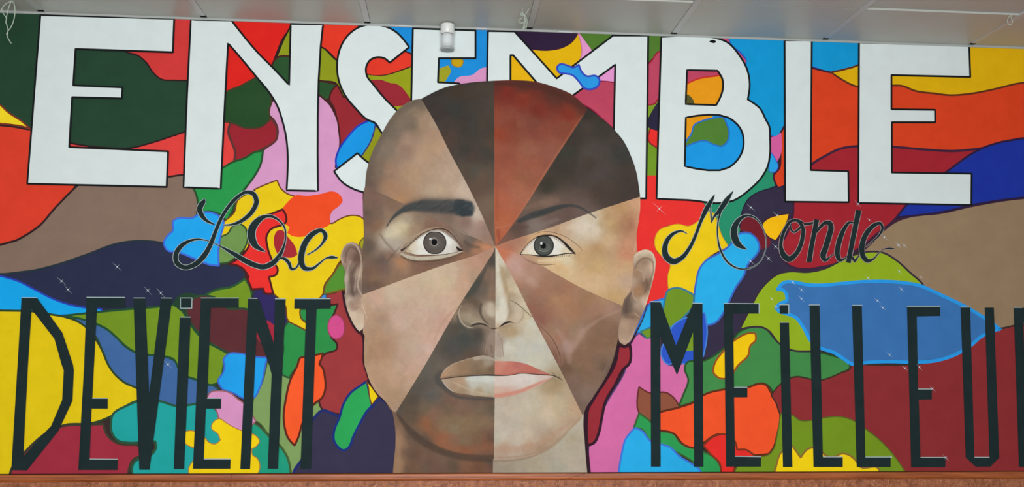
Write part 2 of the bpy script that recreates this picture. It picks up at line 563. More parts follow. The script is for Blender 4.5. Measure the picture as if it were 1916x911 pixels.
# centre left, behind the script word
cp_('yellow', (234, 200, 24), '@A 470,535 490,400 600,290 630,180 800,85 @B 60,60 150,20 232,-10 260,50 300,85 400,120 640,310 700,275 780,250 850,260 885,290 900,450 780,560 720,575 640,690 585,762 570,835 510,890 @12 330,480 325,500 335,560 380,605 372,648 300,610 240,578 215,460 120,360 60,200 @B -20,500', (110, 66, 34), 3)
cp_('orange', (240, 78, 36), '@B 365,103 450,105 560,90 640,72 682,85 717,142 690,180 640,220 622,262 625,310 560,350 500,385 340,400 308,380 325,335 300,320 295,240 270,200 330,130', None)
cp_('red', (234, 50, 46), '@A 545,778 620,740 690,680 740,600 735,500 740,450 790,370 870,330 @B 90,262 190,237 272,205 294,240 300,295 180,358 155,400 160,480 195,580 237,660 225,688 172,705 203,828 140,824 130,792 45,797 0,690 @A 740,911 690,830 620,790', (84, 28, 32), 4.5)
cp_('dark red', (168, 44, 52), '@B 235,363 210,410 213,480 250,550 300,562 350,560 382,540 370,490 305,400 270,360', None)
cp_('sage green', (112, 148, 78), '@A 450,775 458,600 475,525 540,490 580,430 650,400 700,430 725,500 722,570 690,640 620,710 540,765', (50, 78, 44), 3.5)
cp_('sky blue', (34, 164, 236), '@A -65,580 -20,500 15,470 25,370 80,345 200,345 290,295 350,288 430,310 490,360 500,400 480,480 460,560 450,650 455,795 370,785 230,730 60,665 -30,650', (66, 108, 214), 4)
cp_('olive', (170, 160, 36), '@B 880,410 845,450 850,500 900,560 940,480', (120, 110, 40), 3)
# bottom left
cp_('pink', (214, 146, 190), '@03 1545,245 1570,205 1640,190 1720,208 1780,255 1840,300 1910,420 1830,505 1740,465 1690,432 1640,402 1618,340 1590,300', (150, 96, 100), 3)
cp_('yellow', (240, 206, 20), '@03 1640,400 1690,430 1740,460 1810,490 1880,510 @13 -10,522 22,570 0,605 @03 1880,625 1890,675 @13 0,690 25,740 15,800 -20,840 @03 1420,850 1410,770 1450,700 1460,620 1385,585 1385,496 1420,488 1460,495 1530,540 1560,575 1610,588 1646,560 1630,515 1580,470 1590,430', (170, 120, 60), 2)
# centre top, among the letters M and B
cp_('yellow', (232, 178, 20), '@20 -60,420 10,420 200,640 -60,640', None)
cp_('dark purple', (48, 32, 58), '@20 20,230 500,235 490,252 440,312 370,357 270,377 120,380', None)
cp_('yellow', (226, 178, 14), '@20 90,366 130,370 270,377 370,357 445,310 485,250 515,340 512,430 430,570 310,620', (70, 30, 50), 2)
cp_('pink', (226, 150, 200), '@20 480,240 545,310 590,372 560,440 490,470 512,400 508,330', (190, 120, 150), 2)
cp_('green', (80, 120, 46), '@20 486,235 1120,245 1110,400 1060,420 1000,480 800,300 590,380 540,312', None)
cp_('pink', (226, 150, 204), '@20 600,640 700,500 800,440 800,625 640,615', None)
cp_('rose', (186, 70, 94), '@20 380,740 530,640 640,608 770,620 780,910 @21 770,70 680,-10 @20 560,800', (140, 30, 60), 2.5)
cp_('rose', (186, 70, 96), '@20 980,500 1020,470 1095,385 1130,385 1130,720 1085,740 1060,772 980,790', (150, 30, 50), 3)
cp_('lime', (124, 152, 40), '@20 985,795 1010,790 1060,780 1085,750 1040,860 985,900', None)
cp_('lime', (112, 148, 38), '@21 960,20 1010,30 1130,180 1130,420 960,410', DB)
cp_('red', (232, 50, 46), '@21 1025,50 1130,60 1130,240 1080,200 1010,140 1008,105', (130, 40, 40), 3)
cp_('navy', (44, 40, 62), '@20 1140,700 1095,745 1055,800 1000,895 @21 985,5 1000,32 1080,68 1140,68', None)
cp_('orange', (228, 150, 26), '@20 1260,500 1600,500 1600,820 1260,820', None, 2)
cp_('rose', (186, 68, 96), '@20 1260,500 1600,500 1600,555 1530,566 1380,590 1290,628 1260,640', (196, 50, 44), 3.5)
cp_('dark olive', (88, 84, 42), '@20 1260,720 1300,708 1340,740 1358,800 1260,810', None)
cp_('blue', (28, 150, 222), '@20 1260,860 1640,860 @21 1740,40 1740,250 1620,360 1260,350', None)
cp_('orange', (228, 150, 24), '@20 1260,850 1500,850 1480,884 1410,905 @21 1352,25 1332,90 1295,145 1260,160', None)
cp_('green', (80, 126, 50), '@20 1410,905 1480,885 1575,885 @21 1592,10 1612,80 1600,145 1560,182 1500,172 1430,142 1350,160 1270,195 1295,140 1330,90 1352,25', (44, 110, 190), 3.5)
cp_('red', (232, 52, 48), '@C -90,-85 75,-85 75,70 390,80 435,160 390,252 320,292 230,277 120,302 60,382 65,462 175,580 155,665 165,755 140,810 90,850 -90,870', None)
cp_('sea green', (40, 140, 104), '@C 400,80 860,-110 @31 10,300 40,385 75,490 0,502 @C 911,12 820,42 750,92 712,165 702,230 695,300 650,440 590,442 540,332 525,250 470,190 440,150', None)
cp_('rose', (190, 76, 104), '@20 1500,250 1610,260 1625,330 1700,400 1760,500 1740,540 1600,380', (60, 70, 170), 3)
# right of B
cp_('sky blue', (20, 146, 203), '@20 1605,262 1625,330 1705,400 1740,450 1720,520 1690,700 1760,880 @31 -60,92 0,92 60,110 100,82 125,30 @30 160,905 130,480 335,500 470,540 580,517 690,475 720,280 130,255', (44, 96, 190), 2.5)
cp_('orange', (206, 63, 31), '@30 300,500 470,542 640,560 930,600 1400,640 1940,580 @31 1940,110 1750,152 1590,203 1400,220 1150,207 930,188 640,186 540,202 420,262 310,340 200,400 120,480 75,495 45,400 85,350 95,250 90,100 125,30 @30 200,700', (60, 28, 44), 4)
cp_('pink', (206, 92, 152), '@31 25,115 60,108 100,80 96,250 70,300 10,260', None)
cp_('blue', (40, 156, 220), '@31 0,220 25,232 52,270 77,340 50,377 10,372', (60, 90, 190), 2)
cp_('yellow', (206, 162, 14), '@30 472,541 580,518 690,475 720,320 1960,330 1960,592 1850,628 1700,665 1500,703 1350,712 1250,700 1100,680 1000,642 930,640 700,655 640,640', (88, 44, 26), 4)
cp_('dark navy', (53, 46, 68), '@C 960,-8 911,12 820,42 750,92 712,165 690,300 830,460 740,590 690,680 600,880 @22 1440,600 1415,860 1500,835 1570,785 1640,705 1690,645 1790,440 1830,365 1916,280 @32 60,230 160,207 300,212 420,190 @D 700,790 400,600 310,100 @31 195,600 130,590 115,480 75,494', (40, 34, 56), 3)
cp_('maroon', (112, 32, 42), '@C 690,320 705,250 735,222 790,230 860,300 915,400 911,432 840,462 800,380 760,345', None)
cp_('amber yellow', (244, 184, 18), '@D 266,224 130,245 30,282 -20,330 -12,400 60,490 122,515 190,410 245,300', (60, 36, 50), 3)
cp_('yellow', (236, 200, 24), '@C 460,180 500,200 522,260 560,370 607,442 500,490 440,535 390,620 362,720 352,810 260,752 160,756 155,660 172,572 110,512 65,452 60,380 90,322 160,290 230,275 310,290 380,252 425,205', (200, 150, 40), 1.5)
cp_('sky blue', (42, 172, 229), '@C 605,440 640,400 690,345 760,342 805,375 832,460 815,495 750,570 715,660 660,740 600,870 @22 1600,450 1500,595 1445,607 1350,620 1350,400 1365,290 1390,190 1440,125 1530,75', (62, 100, 190), 4)
cp_('sky blue', (42, 166, 224), '@22 1150,400 1090,420 1030,440 985,500 905,680 1060,600 1160,500', (60, 110, 200), 4)
cp_('pink', (211, 108, 163), '@22 866,745 940,668 1000,706 1100,640 1115,840 1160,905 1285,890 @23 1295,30 1307,110 1272,220 1240,305 1150,330 940,360 915,475 862,560 828,660 812,830 575,830 565,600 640,400 700,280 850,0', (90, 70, 120), 2.5)
cp_('olive', (114, 146, 40), '@22 950,655 1025,628 1100,600 1090,650 1000,708', (60, 120, 110), 3)
cp_('olive green', (112, 146, 38), '@22 1128,440 1160,345 1230,330 1350,385 1340,470 1280,540 1180,640 1120,560', (56, 118, 150), 4)
cp_('royal blue', (46, 86, 196), '@22 1175,640 1240,575 1330,540 1430,515 1448,650 1432,780 1412,850 1330,897 1200,890 1155,900 1108,840 1113,765 1180,680', (70, 130, 210), 3)
cp_('lime', (120, 152, 40), '@22 1285,800 1345,640 1355,796', None)
cp_('crimson', (152, 46, 56), '@22 785,765 872,755 855,910 @23 845,10 760,150 690,270 660,400 640,500 600,582 552,600 548,400 560,320 680,130 760,-10', (54, 28, 42), 6)
cp_('brown', (142, 82, 60), '@23 940,162 1010,205 1150,208 1200,245 1242,312 1100,368 1020,415 938,352', (104, 46, 46), 3.5)
cp_('meadow green', (65, 134, 71), '@22 1640,715 1685,662 1780,622 1865,625 1916,660 @32 0,645 80,740 170,792 310,803 470,832 612,908 @33 612,15 540,60 400,112 180,92 90,150 40,205 0,150 @23 1870,137 1750,165 1580,182 1430,220 1345,275 1235,308 1270,220 1307,110 1280,20 @22 1290,895 1430,872 1560,790', (44, 78, 42), 4)
cp_('leaf green', (46, 152, 80), '@23 940,358 1010,408 1100,490 1190,503 1250,580 1340,615 1430,650 1500,690 1547,760 1552,840 1400,840 1380,770 1200,640 1100,590 1020,560 960,480 900,468', (60, 92, 50), 4)
cp_('sky blue', (41, 170, 227), '@23 782,840 810,660 840,550 908,468 960,490 1030,572 1100,590 1170,612 1240,680 1340,742 1395,785 1410,840', (64, 116, 210), 4)
cp_('orange', (240, 84, 42), '@23 1060,385 1240,315 1340,280 1430,218 1580,180 1750,165 1860,138 1890,150 1916,190 @33 10,180 92,362 70,520 40,620 0,672 @23 1916,662 1800,672 1640,640 1580,518 1520,518 1420,580 1350,617 1270,592 1200,512 1060,485', (92, 44, 26), 4.5)
cp_('red', (226, 46, 42), '@23 1418,600 1500,530 1580,516 1650,560 1672,632 1740,632 1805,680 1660,745 1640,840 1552,840 1540,730 1480,670', (120, 50, 30), 4)
cp_('yellow', (240, 196, 18), '@22 1795,668 1650,722 1570,800 1500,905 @23 1493,50 1540,97 1600,97 1680,0 @22 1755,830 1770,760 1810,720 1808,672', (146, 80, 34), 4)
cp_('brown', (137, 115, 89), '@31 1940,545 1800,582 1540,626 1280,683 1060,708 970,738 870,805 800,880 @32 700,60 900,200 1170,420 1600,640 1750,632 1840,612 1940,612', (62, 36, 52), 4.5)
cp_('dark red', (154, 36, 46), '@31 320,325 430,255 540,202 650,184 930,188 1160,207 1400,219 1600,198 1540,240 1340,370 1030,630 960,715 @D 1290,375 1200,440 1050,570 950,632 850,702 740,767 600,797 480,817 330,807 250,772 180,650 170,600 245,420 300,240 310,60', (58, 34, 56), 5)
cp_('royal blue', (27, 47, 142), '@31 1600,198 1750,150 1940,108 1940,540 1800,578 1540,620 1280,678 1150,695 960,715 1030,627 1340,370', (42, 28, 58), 4.5)
cp_('bright lime', (141, 168, 32), '@22 1690,640 1740,540 1790,440 1830,365 @32 -5,287 80,225 160,208 300,212 420,188 560,120 660,80 760,60 860,68 960,125 1060,215 1160,310 1200,500 600,700 400,800 310,803 170,792 80,740 0,645 @22 1860,625 1780,622', (56, 44, 56), 4)
cp_('dark red', (134, 45, 48), '@33 25,225 90,145 180,92 400,112 540,60 620,18 @32 620,895 1270,870 1600,690 1750,634 1840,613 1940,612 @33 1940,840 1045,840 930,660 830,555 720,470 640,415 540,385 440,390 330,412 240,412 180,372 95,362 60,280', (62, 44, 36), 3)
cp_('lake blue', (57, 109, 168), '@32 60,352 80,308 120,278 180,273 300,295 420,297 550,285 700,272 880,270 1020,280 1150,305 1250,350 1400,420 1500,470 1600,530 1690,590 1747,640 1690,662 1600,702 1520,770 1400,840 1270,882 1120,897 900,892 750,897 620,908 560,870 480,820 400,795 310,730 260,640 200,560 130,532 78,515 48,480 80,440 130,420 125,375 90,350', (40, 146, 220), 7, 3)
cp_('olive green', (112, 142, 32), '@33 95,363 180,372 240,412 330,412 440,390 540,385 640,415 720,470 830,555 930,660 1055,845 -20,845 @23 1640,845 1670,760 1800,690 1916,662 @33 35,640 70,520', (90, 96, 36), 2.5)
cp_('yellow', (238, 202, 18), '@33 35,845 60,760 100,650 185,605 245,690 300,625 335,615 400,640 430,672 500,682 550,660 600,668 650,705 690,760 820,765 850,845', (134, 100, 48), 4)

# ------------------------------------------------------------------ lettering
WHITE, INK, OUT = (217, 227, 225), (32, 46, 47), (26, 28, 30)


def word(label):
    w = empty('painted_word', (0, 0, 0), mural)
    w['label'] = label
    return w


head = word('large white block capitals reading ENSEMBLE')


def white_letter(ch, loops, straight=True):
    return patch(head, 'letter', 'white capital %s with black outline' % ch, WHITE, loops, OUT, 3.6, straight=straight, vary=0.035)


white_letter('E', ['@00 305,115 1303,143 1293,393 567,368 550,640 917,655 912,737 542,728 @01 520,190 1258,222 1247,487 207,463'])


patch(head, 'letter', 'white capital N with black outline', WHITE,
      ['@00 1428,150 1730,155 @10 10,395 130,515 245,637 251,400 257,182 498,184 480,350 @11 460,517 226,512 235,300 232,200 218,90 195,-5 @10 160,800 105,705 0,575 @00 1800,435 1705,325 1690,600 @01 1650,500 1373,490 @00 1400,700'],
      OUT, 3.6, vary=0.035, lims=38)
patch(head, 'letter', 'white capital S with black outline', WHITE,
      ['@10 780,200 960,200 1040,240 1100,300 1140,355 995,470 960,440 900,430 850,450 820,500 825,570 870,630 960,740 1050,830 1150,950 @11 1050,200 935,82 870,0 @10 850,905 740,810 660,710 620,620 603,520 610,420 640,330 700,250',
       '@11 755,235 790,270 850,315 900,340 900,540 800,527 720,500 640,450 580,370'],
      OUT, 3.6, vary=0.035, lims=50, islands=True)
white_letter('E', ['@10 1168,215 1635,230 1635,437 1362,437 1355,617 1515,625 1530,720 1480,800 1155,800'])
white_letter('M', ['@10 1728,235 @20 10,238 325,588 745,268 1008,268 @21 992,573 900,573 @20 750,1000 762,485 450,712 300,800 170,612 0,415 -20,415 @20 -20,700 @10 1720,700'])
patch(head, 'letter', 'white capital B with black outline', WHITE,
      ['@20 1105,280 1510,285 1600,320 1690,420 1745,520 1765,640 1750,745 1840,810 1890,905 @21 1905,20 1916,130 1916,240 1900,330 1850,420 1760,510 1680,570 1640,590 1300,585 1070,575 1085,0 @20 1090,750',
       '@20 1297,525 1525,530 1560,590 1565,660 1545,730 1515,787 1287,780',
       '@20 1288,880 1605,880 @21 1650,0 1700,60 1720,140 1710,220 1670,290 1610,342 1280,332'],
      OUT, 3.6, vary=0.035, lims=50)
white_letter('L', ['@30 125,303 328,303 @31 320,362 600,370 603,602 128,597'])
white_letter('E', ['@30 680,320 1502,345 1510,577 922,563 922,818 1247,822 1248,905 @31 1248,5 925,5 925,380 1520,388 1518,622 675,607'])
# the blue blob that runs over the M
patch(mural, 'colour_patch', 'small blue blob over the white letter M', (44, 152, 226), ['@20 330,500 350,482 400,490 450,507 490,485 512,540 545,570 620,570 645,600 635,640 590,667 530,660 490,610 440,562 380,550 340,540'], (54, 74, 190), 3.5)
patch(mural, 'paint_spot', 'small black spot on the white letter B', (14, 14, 14), ['@20 1462,312 1475,303 1500,302 1514,310 1508,322 1480,322'], None)

low1, low2 = word('tall thin black capitals reading DEVIENT'), word('tall thin black capitals reading MEILLEUR')


def black_letter(par, ch, loops, tops='', islands=False):
    P = [pts(q) for q in loops]
    V, F = [], []
    y = coat()
    n = sum(fill(V, F, [q], y) for q in P) if islands else fill(V, F, P, y)
    idx = [0] * n
    for t in tops.split('|'):
        if t.strip():                                           # thin light edge painted along the top
            idx += [1] * ribbon(V, F, pts(t), coat(), 1.5)
    o = link('letter', V, F, [paint(INK, vary=0.1), paint((170, 186, 186), vary=0.05)], par, idx)
    o['label'] = 'black letter %s' % ch
    return o


black_letter(low1, 'D', ['@02 165,403 280,403 470,665 550,905 @03 555,40 545,265 440,490 205,785 88,783 @02 135,905',
                         '@02 240,490 410,710 465,905 @03 480,40 468,260 385,455 330,510 178,680 @02 213,905'], '@02 165,403 280,403')
black_letter(low1, 'E', ['@02 650,400 937,400 937,478 728,478 @03 693,247 808,247 808,325 688,325 673,700 882,703 880,782 588,782 @02 632,905'], '@02 650,400 937,401|@03 673,700 882,702|@03 693,247 808,247')
black_letter(low1, 'V', ['@02 1000,405 1087,405 1105,810 @03 1117,215 @02 1205,405 1290,405 @03 1120,780 1043,780'], '@02 1000,405 1087,405|@02 1205,405 1290,406')
black_letter(low1, 'i', ['@02 1345,548 1428,548 @03 1378,775 1300,775', '@02 1350,405 1437,405 1435,480 1350,480'], islands=True, tops='@02 1345,548 1428,548|@02 1350,405 1437,405|@02 1350,482 1437,482|@02 1350,405 1350,482|@02 1437,405 1435,482')
black_letter(low1, 'E', ['@02 1503,405 1785,405 1785,478 1577,478 @03 1550,247 1655,247 1652,325 1540,325 1525,700 1725,700 1722,773 1443,773'], '@02 1503,405 1785,405|@03 1525,700 1725,700|@03 1550,247 1655,247')
black_letter(low1, 'N', ['@02 1855,408 @12 20,412 130,740 140,412 220,412 @13 162,773 85,773 115,70 @12 95,900 3,650 @03 1870,775 1797,775'], '@02 1855,407 1925,408|@12 140,411 220,412')
black_letter(low1, 'T', ['@12 285,410 555,410 555,485 450,485 @13 408,773 330,773 @12 372,485 283,485'], '@12 285,410 555,410')
black_letter(low2, 'M', ['@22 1025,437 1100,437 1215,760 1340,447 1412,450 @23 1420,757 1350,757 @22 1342,660 @23 1222,75 @22 1098,690 @23 1100,757 1028,757'], '@22 1020,432 1105,434|@22 1335,443 1415,446')
black_letter(low2, 'E', ['@22 1572,450 1832,450 1832,522 1640,522 @23 1648,168 1747,168 1747,240 1648,240 1655,682 1850,685 1848,757 1588,757'], '@22 1570,446 1835,448|@22 1834,448 1834,520|@23 1648,165 1747,165|@23 1655,680 1850,683')
black_letter(low2, 'i', ['@32 88,590 157,590 @33 183,760 112,760', '@32 88,458 153,458 155,523 88,523'], islands=True, tops='@32 88,587 157,587|@32 85,455 156,455|@32 155,455 155,523')
black_letter(low2, 'L', ['@32 310,460 385,460 @33 410,687 558,687 558,760 340,760'], '@32 305,457 386,457|@33 410,684 558,684')
black_letter(low2, 'L', ['@32 627,463 700,463 @33 727,687 915,687 915,760 662,760'], '@32 627,460 704,460|@33 727,685 917,685')
black_letter(low2, 'E', ['@32 1037,470 1285,470 1285,540 1110,543 @33 1120,180 1223,180 1222,255 1125,258 1138,690 1325,690 1322,762 1068,762'], '@32 1037,467 1286,467|@33 1120,178 1225,178|@33 1138,688 1327,688')
black_letter(low2, 'U', ['@32 1437,475 1508,475 @33 1540,690 1652,690 @32 1617,477 1685,477 @33 1725,690 1660,757 1550,757 1475,690'], '@32 1437,473 1510,473|@33 1540,687 1652,687')
def right_of_frame(s):
    return '@g ' + ' '.join('%.4f,%s' % ((x if x <= 1916 else 1916 + (x - 1916) / 30.0), y) for x, y in (map(float, t.split(',')) for t in s.split()))


black_letter(low2, 'R', [right_of_frame('1895,576 1940,576 1958,600 1958,690 1940,714 1968,873 1948,873 1922,716 1924,873 1905,873'),
                         right_of_frame('1913.5,606 1934,598 1939,606 1939,684 1932,694 1915.5,694')], '@32 1833,476 1895,476')

script = word('flowing black script reading Le Monde')


def script_letter(label, strokes, pale=(176, 188, 186), edge=0.95, bold=1.0):
    V, F, idx = [], [], []
    paths = [smooth(pts(s), False, n=7, limit=100) for s in strokes]
    for p in paths:
        p[:, 2] *= bold
    for p in paths:
        q = p.copy()
        q[:, 2] += 2 * edge * np.minimum(1, 0.35 + p[:, 2] / 6)
        idx += [0] * ribbon(V, F, q, coat())
    for p in paths:
        idx += [1] * ribbon(V, F, p, coat())
    o = link('letter', V, F, [paint(pale, vary=0.08), paint(INK, vary=0.1)], script, idx)
    o['label'] = label
    return o


script_letter('black script L with pale edge', ['@A 318,158,3 316,185,34 292,215,50 275,260,52 295,320,44 340,370,28 415,406,10', '@A 495,411,10 560,410,16 630,392,28 710,345,36 780,270,42 812,185,44 780,115,40 710,102,30 630,150,32 550,235,32 480,345,32 430,460,34 380,590,42 310,710,50 220,790,46 130,812,42 60,770,46 50,690,46 95,615,42 180,562,26 270,546,14 365,565,8'])
script_letter('black script swirl of the e with pale edge', ['@A 412,583,5 500,628,18 600,685,38 700,745,48 800,792,48 @B 130,632,38 195,608,38 250,550,30 283,480,16 297,410,10 290,345,12 250,290,14 205,262,18 150,258,24 90,292,46 50,350,56 45,410,58 70,470,44 148,518,6'])
script_letter('black script e with pale edge', ['@B 245,565,8 290,572,22 322,605,24 342,648,18 365,645,12 400,600,14 430,560,10', '@B 455,543,6 520,505,10 570,455,16 592,400,30 565,362,26 505,382,36 450,440,42 418,520,44 412,590,42 435,640,34 490,645,22 550,603,12 600,566,10 640,560,22 684,565,4'])
script_letter('black script M with pale edge', ['@C 296,347,4 262,328,10 210,338,20 160,380,30 132,450,38 145,520,46 195,552,44 250,530,34 310,460,26 355,370,22 400,250,24 442,160,34 480,95,22 501,56,3', '@C 470,145,5 473,200,10 478,268,4', '@C 478,268,3 492,228,12 535,178,30 585,105,36 637,32,3', '@C 545,180,16 525,260,10 522,360,9 545,470,14 600,560,14 680,605,11 760,602,7 830,560,4 875,470,4 878,380,4 850,290,7 800,230,11 740,212,16 685,240,30 648,300,46 645,360,52 670,420,46 738,462,5'])
GP = (170, 150, 150)
script_letter('black script o with pale edge', ['@D 400,330,30 345,300,26 285,305,26 220,385,30 180,490,30 172,590,36 205,675,54 255,712,54 320,670,44 375,580,40 403,470,38 408,400,36 385,340,30 345,300,22', '@D 275,350,12 282,405,16 312,425,16 345,405,18 385,370,20', '@D 415,340,24 480,335,20 535,320,24'], GP, bold=1.14)
script_letter('black script n with pale edge', ['@D 552,290,48 532,400,44 500,560,44 470,745,48', '@D 550,430,14 595,365,28 645,325,34 690,330,46 703,375,50 685,460,52 650,580,52 622,690,50 640,722,36 690,690,12 740,655,9'], GP, bold=1.14)
script_letter('black script d with pale edge', ['@D 945,325,14 900,322,22 850,380,34 808,470,46 780,570,48 772,660,46 800,722,34 850,705,12 905,640,8', '@D 1000,192,52 970,330,48 940,480,46 912,620,44 888,750,44', '@D 925,690,24 958,735,20 1005,665,8'], GP, bold=1.14)
script_letter('black script e ending in a hook', ['@D 1070,585,5 1150,520,12 1222,450,18 1250,370,24 1228,330,24 1180,342,34 1110,400,44 1055,490,48 1032,600,50 1050,690,44 1095,730,36 1150,712,16 1210,650,9 1270,603,7 1330,598,16 1385,600,3'], GP, bold=1.14)

# little painted twinkles
star_mat = paint((214, 224, 230), vary=0)


def star(u, v, r=1.25, arm=11, rot=0.0):
    V, F = [], []
    y = coat()
    p = np.array([(u + r * math.cos(a), v + r * math.sin(a), 0) for a in np.linspace(0, 2 * math.pi, 9)[:-1]])
    fill(V, F, [p], y)
    for k in range(4):
        a = rot + k * math.pi / 2
        L = arm * (0.95 if k % 2 == 0 else 0.45)
        d = np.array([math.cos(a), math.sin(a)])
        c = np.array([u, v])
        ribbon(V, F, np.array([(*c, 0.55), (*(c + d * L), 0.05)]), y - LAYER * (0.3 + 0.12 * k))
    o = link('star', V, F, [star_mat], mural)
    o['label'] = 'tiny painted white twinkle'


def stars(spec, **k):
    for q in pts(spec):
        star(q[0], q[1], rot=random.choice((0.75, 0.8, 0.85, 0.7)), **k)


stars('@02 465,280 513,342 880,173 1108,350 1205,368 1258,900', arm=13)
stars('@21 1090,650', arm=18)
stars('@C 768,153 765,550 @D 130,245 115,580 40,705 990,125 1270,480', arm=11)
stars('@32 970,13 1015,13 185,290 248,345 248,410 815,425 855,478 993,340 745,255 977,207 60,475 905,828 @33 1020,22 1128,15 1225,175 1325,690', r=1.15, arm=9)
stars('@D 1425,560 1110,295 @32 27,412 1140,250 @33 918,683 ', r=0.9, arm=6)
for s in ('@33 1440,798,2.0 1520,797,7 1650,797,8 1770,799,1.5', '@03 0,832,3 120,828,4 420,827,2', '@13 -20,816,4 150,817,7 385,816,3', '@10 985,192,2 1080,197,7 1160,202,3', '@10 1640,216,5 1720,219,6', '@20 135,235,5 220,238,6', '@20 340,240,5 440,246,5'):
    V, F = [], []
    ribbon(V, F, pts(s), coat())
    o = link('white_sliver', V, F, [paint((206, 206, 210), vary=0.04)], mural)  # thin white strips along the top and bottom of the mural
    o['label'] = 'white sliver at the mural edge'

# ------------------------------------------------------------------ the painted face
# The head is a fan of facets in different skin tones. Each facet is a film of small triangles whose
# pigment is blended from colour swatches dabbed along it, then worked over with soft brush strokes.
face = empty('painted_face', (0, 0, 0), mural)
face['label'] = 'bald head split into wedges of many skin tones'
pig = bpy.data.materials.new('blended_pigment')
pig.use_nodes = True
_nt = pig.node_tree
_b = _nt.nodes['Principled BSDF']
_b.inputs['Roughness'].default_value = 0.6
_b.inputs['Specular IOR Level'].default_value = 0.03
_a = _nt.nodes.new('ShaderNodeAttribute')
_a.attribute_name = 'pigment'
_tc = _nt.nodes.new('ShaderNodeTexCoord')
_mx = _nt.nodes.new('ShaderNodeMix')
_mx.data_type, _mx.blend_type = 'RGBA', 'MULTIPLY'
_mx.inputs['Factor'].default_value = 1.0
_nz = _nt.nodes.new('ShaderNodeTexNoise')
_nz.inputs['Scale'].default_value, _nz.inputs['Detail'].default_value, _nz.inputs['Roughness'].default_value = 26.0, 5.0, 0.7
_nz.inputs['Distortion'].default_value = 0.6
_mr = _nt.nodes.new('ShaderNodeMapRange')
_mr.inputs['From Min'].default_value, _mr.inputs['From Max'].default_value = 0.3, 0.7
_mr.inputs['To Min'].default_value, _mr.inputs['To Max'].default_value = 0.92, 1.07
_nt.links.new(_tc.outputs['Object'], _nz.inputs['Vector'])
_nt.links.new(_nz.outputs['Fac'], _mr.inputs['Value'])
_nt.links.new(_a.outputs['Color'], _mx.inputs['A'])
_nt.links.new(_mr.outputs['Result'], _mx.inputs['B'])
_nt.links.new(_mx.outputs['Result'], _b.inputs['Base Color'])


def octave_noise(p, seed):
    r = np.random.default_rng(seed)
    tot = np.zeros(len(p))
    for size, amp in ((70, 1.0), (32, 0.8), (15, 0.6), (7, 0.35)):
        g = r.uniform(-1, 1, (96, 96))
        q = p / size + 5.3
        i = np.floor(q).astype(int)
        f = q - i
        f = f * f * (3 - 2 * f)
        ix, iy = i[:, 0] % 95, i[:, 1] % 95
        tot += amp * ((g[ix, iy] * (1 - f[:, 0]) + g[ix + 1, iy] * f[:, 0]) * (1 - f[:, 1]) +
                      (g[ix, iy + 1] * (1 - f[:, 0]) + g[ix + 1, iy + 1] * f[:, 0]) * f[:, 1])
    return tot / 1.6


def swatches(s):
    """'@sheet u,v,r,g,b ...'"""
    fx, fy, fs = CROPS['g']
    out = []
    for tok in s.split():
        if tok[0] == '@':
            fx, fy, fs = CROPS[tok[1:]]
            continue
        v = [float(x) for x in tok.split(',')]
        out.append((fx + v[0] * fs, fy + v[1] * fs, v[2], v[3], v[4]))
    return np.array(out)


BRUSH = []                    # (tags, path, colour, opacity, softness)


def brush(tags, rgb, s, op=0.8, soft=1.0):
    BRUSH.append((set(tags.split()), smooth(pts(s), False, n=5, limit=110), np.array(rgb, float), op, soft))


def seg_dist(p, path):
    best = np.full(len(p), 1e9)
    wid = np.zeros(len(p))
    for a, b in zip(path[:-1], path[1:]):
        d = (b - a)[:2]
        L2 = max(1e-9, d @ d)
        t = np.clip(((p - a[:2]) @ d) / L2, 0, 1)
        q = a[:2] + t[:, None] * d
        w = np.maximum(2.4, a[2] + t * (b[2] - a[2])) / 2
        dist = np.hypot(*(p - q).T) / w
        m_ = dist < best
        best[m_] = dist[m_]
        wid[m_] = w[m_]
    return best, wid


GAIN = {'f1': 1.09, 'f3': 1.03, 'f5': 1.11, 'f6': 1.15, 'f8': 1.07, 'f9': 1.05, 'f10': 1.10, 'f7': 0.99, 'n7': 0.97, 'e1': 1.06, 'e2': 1.06}
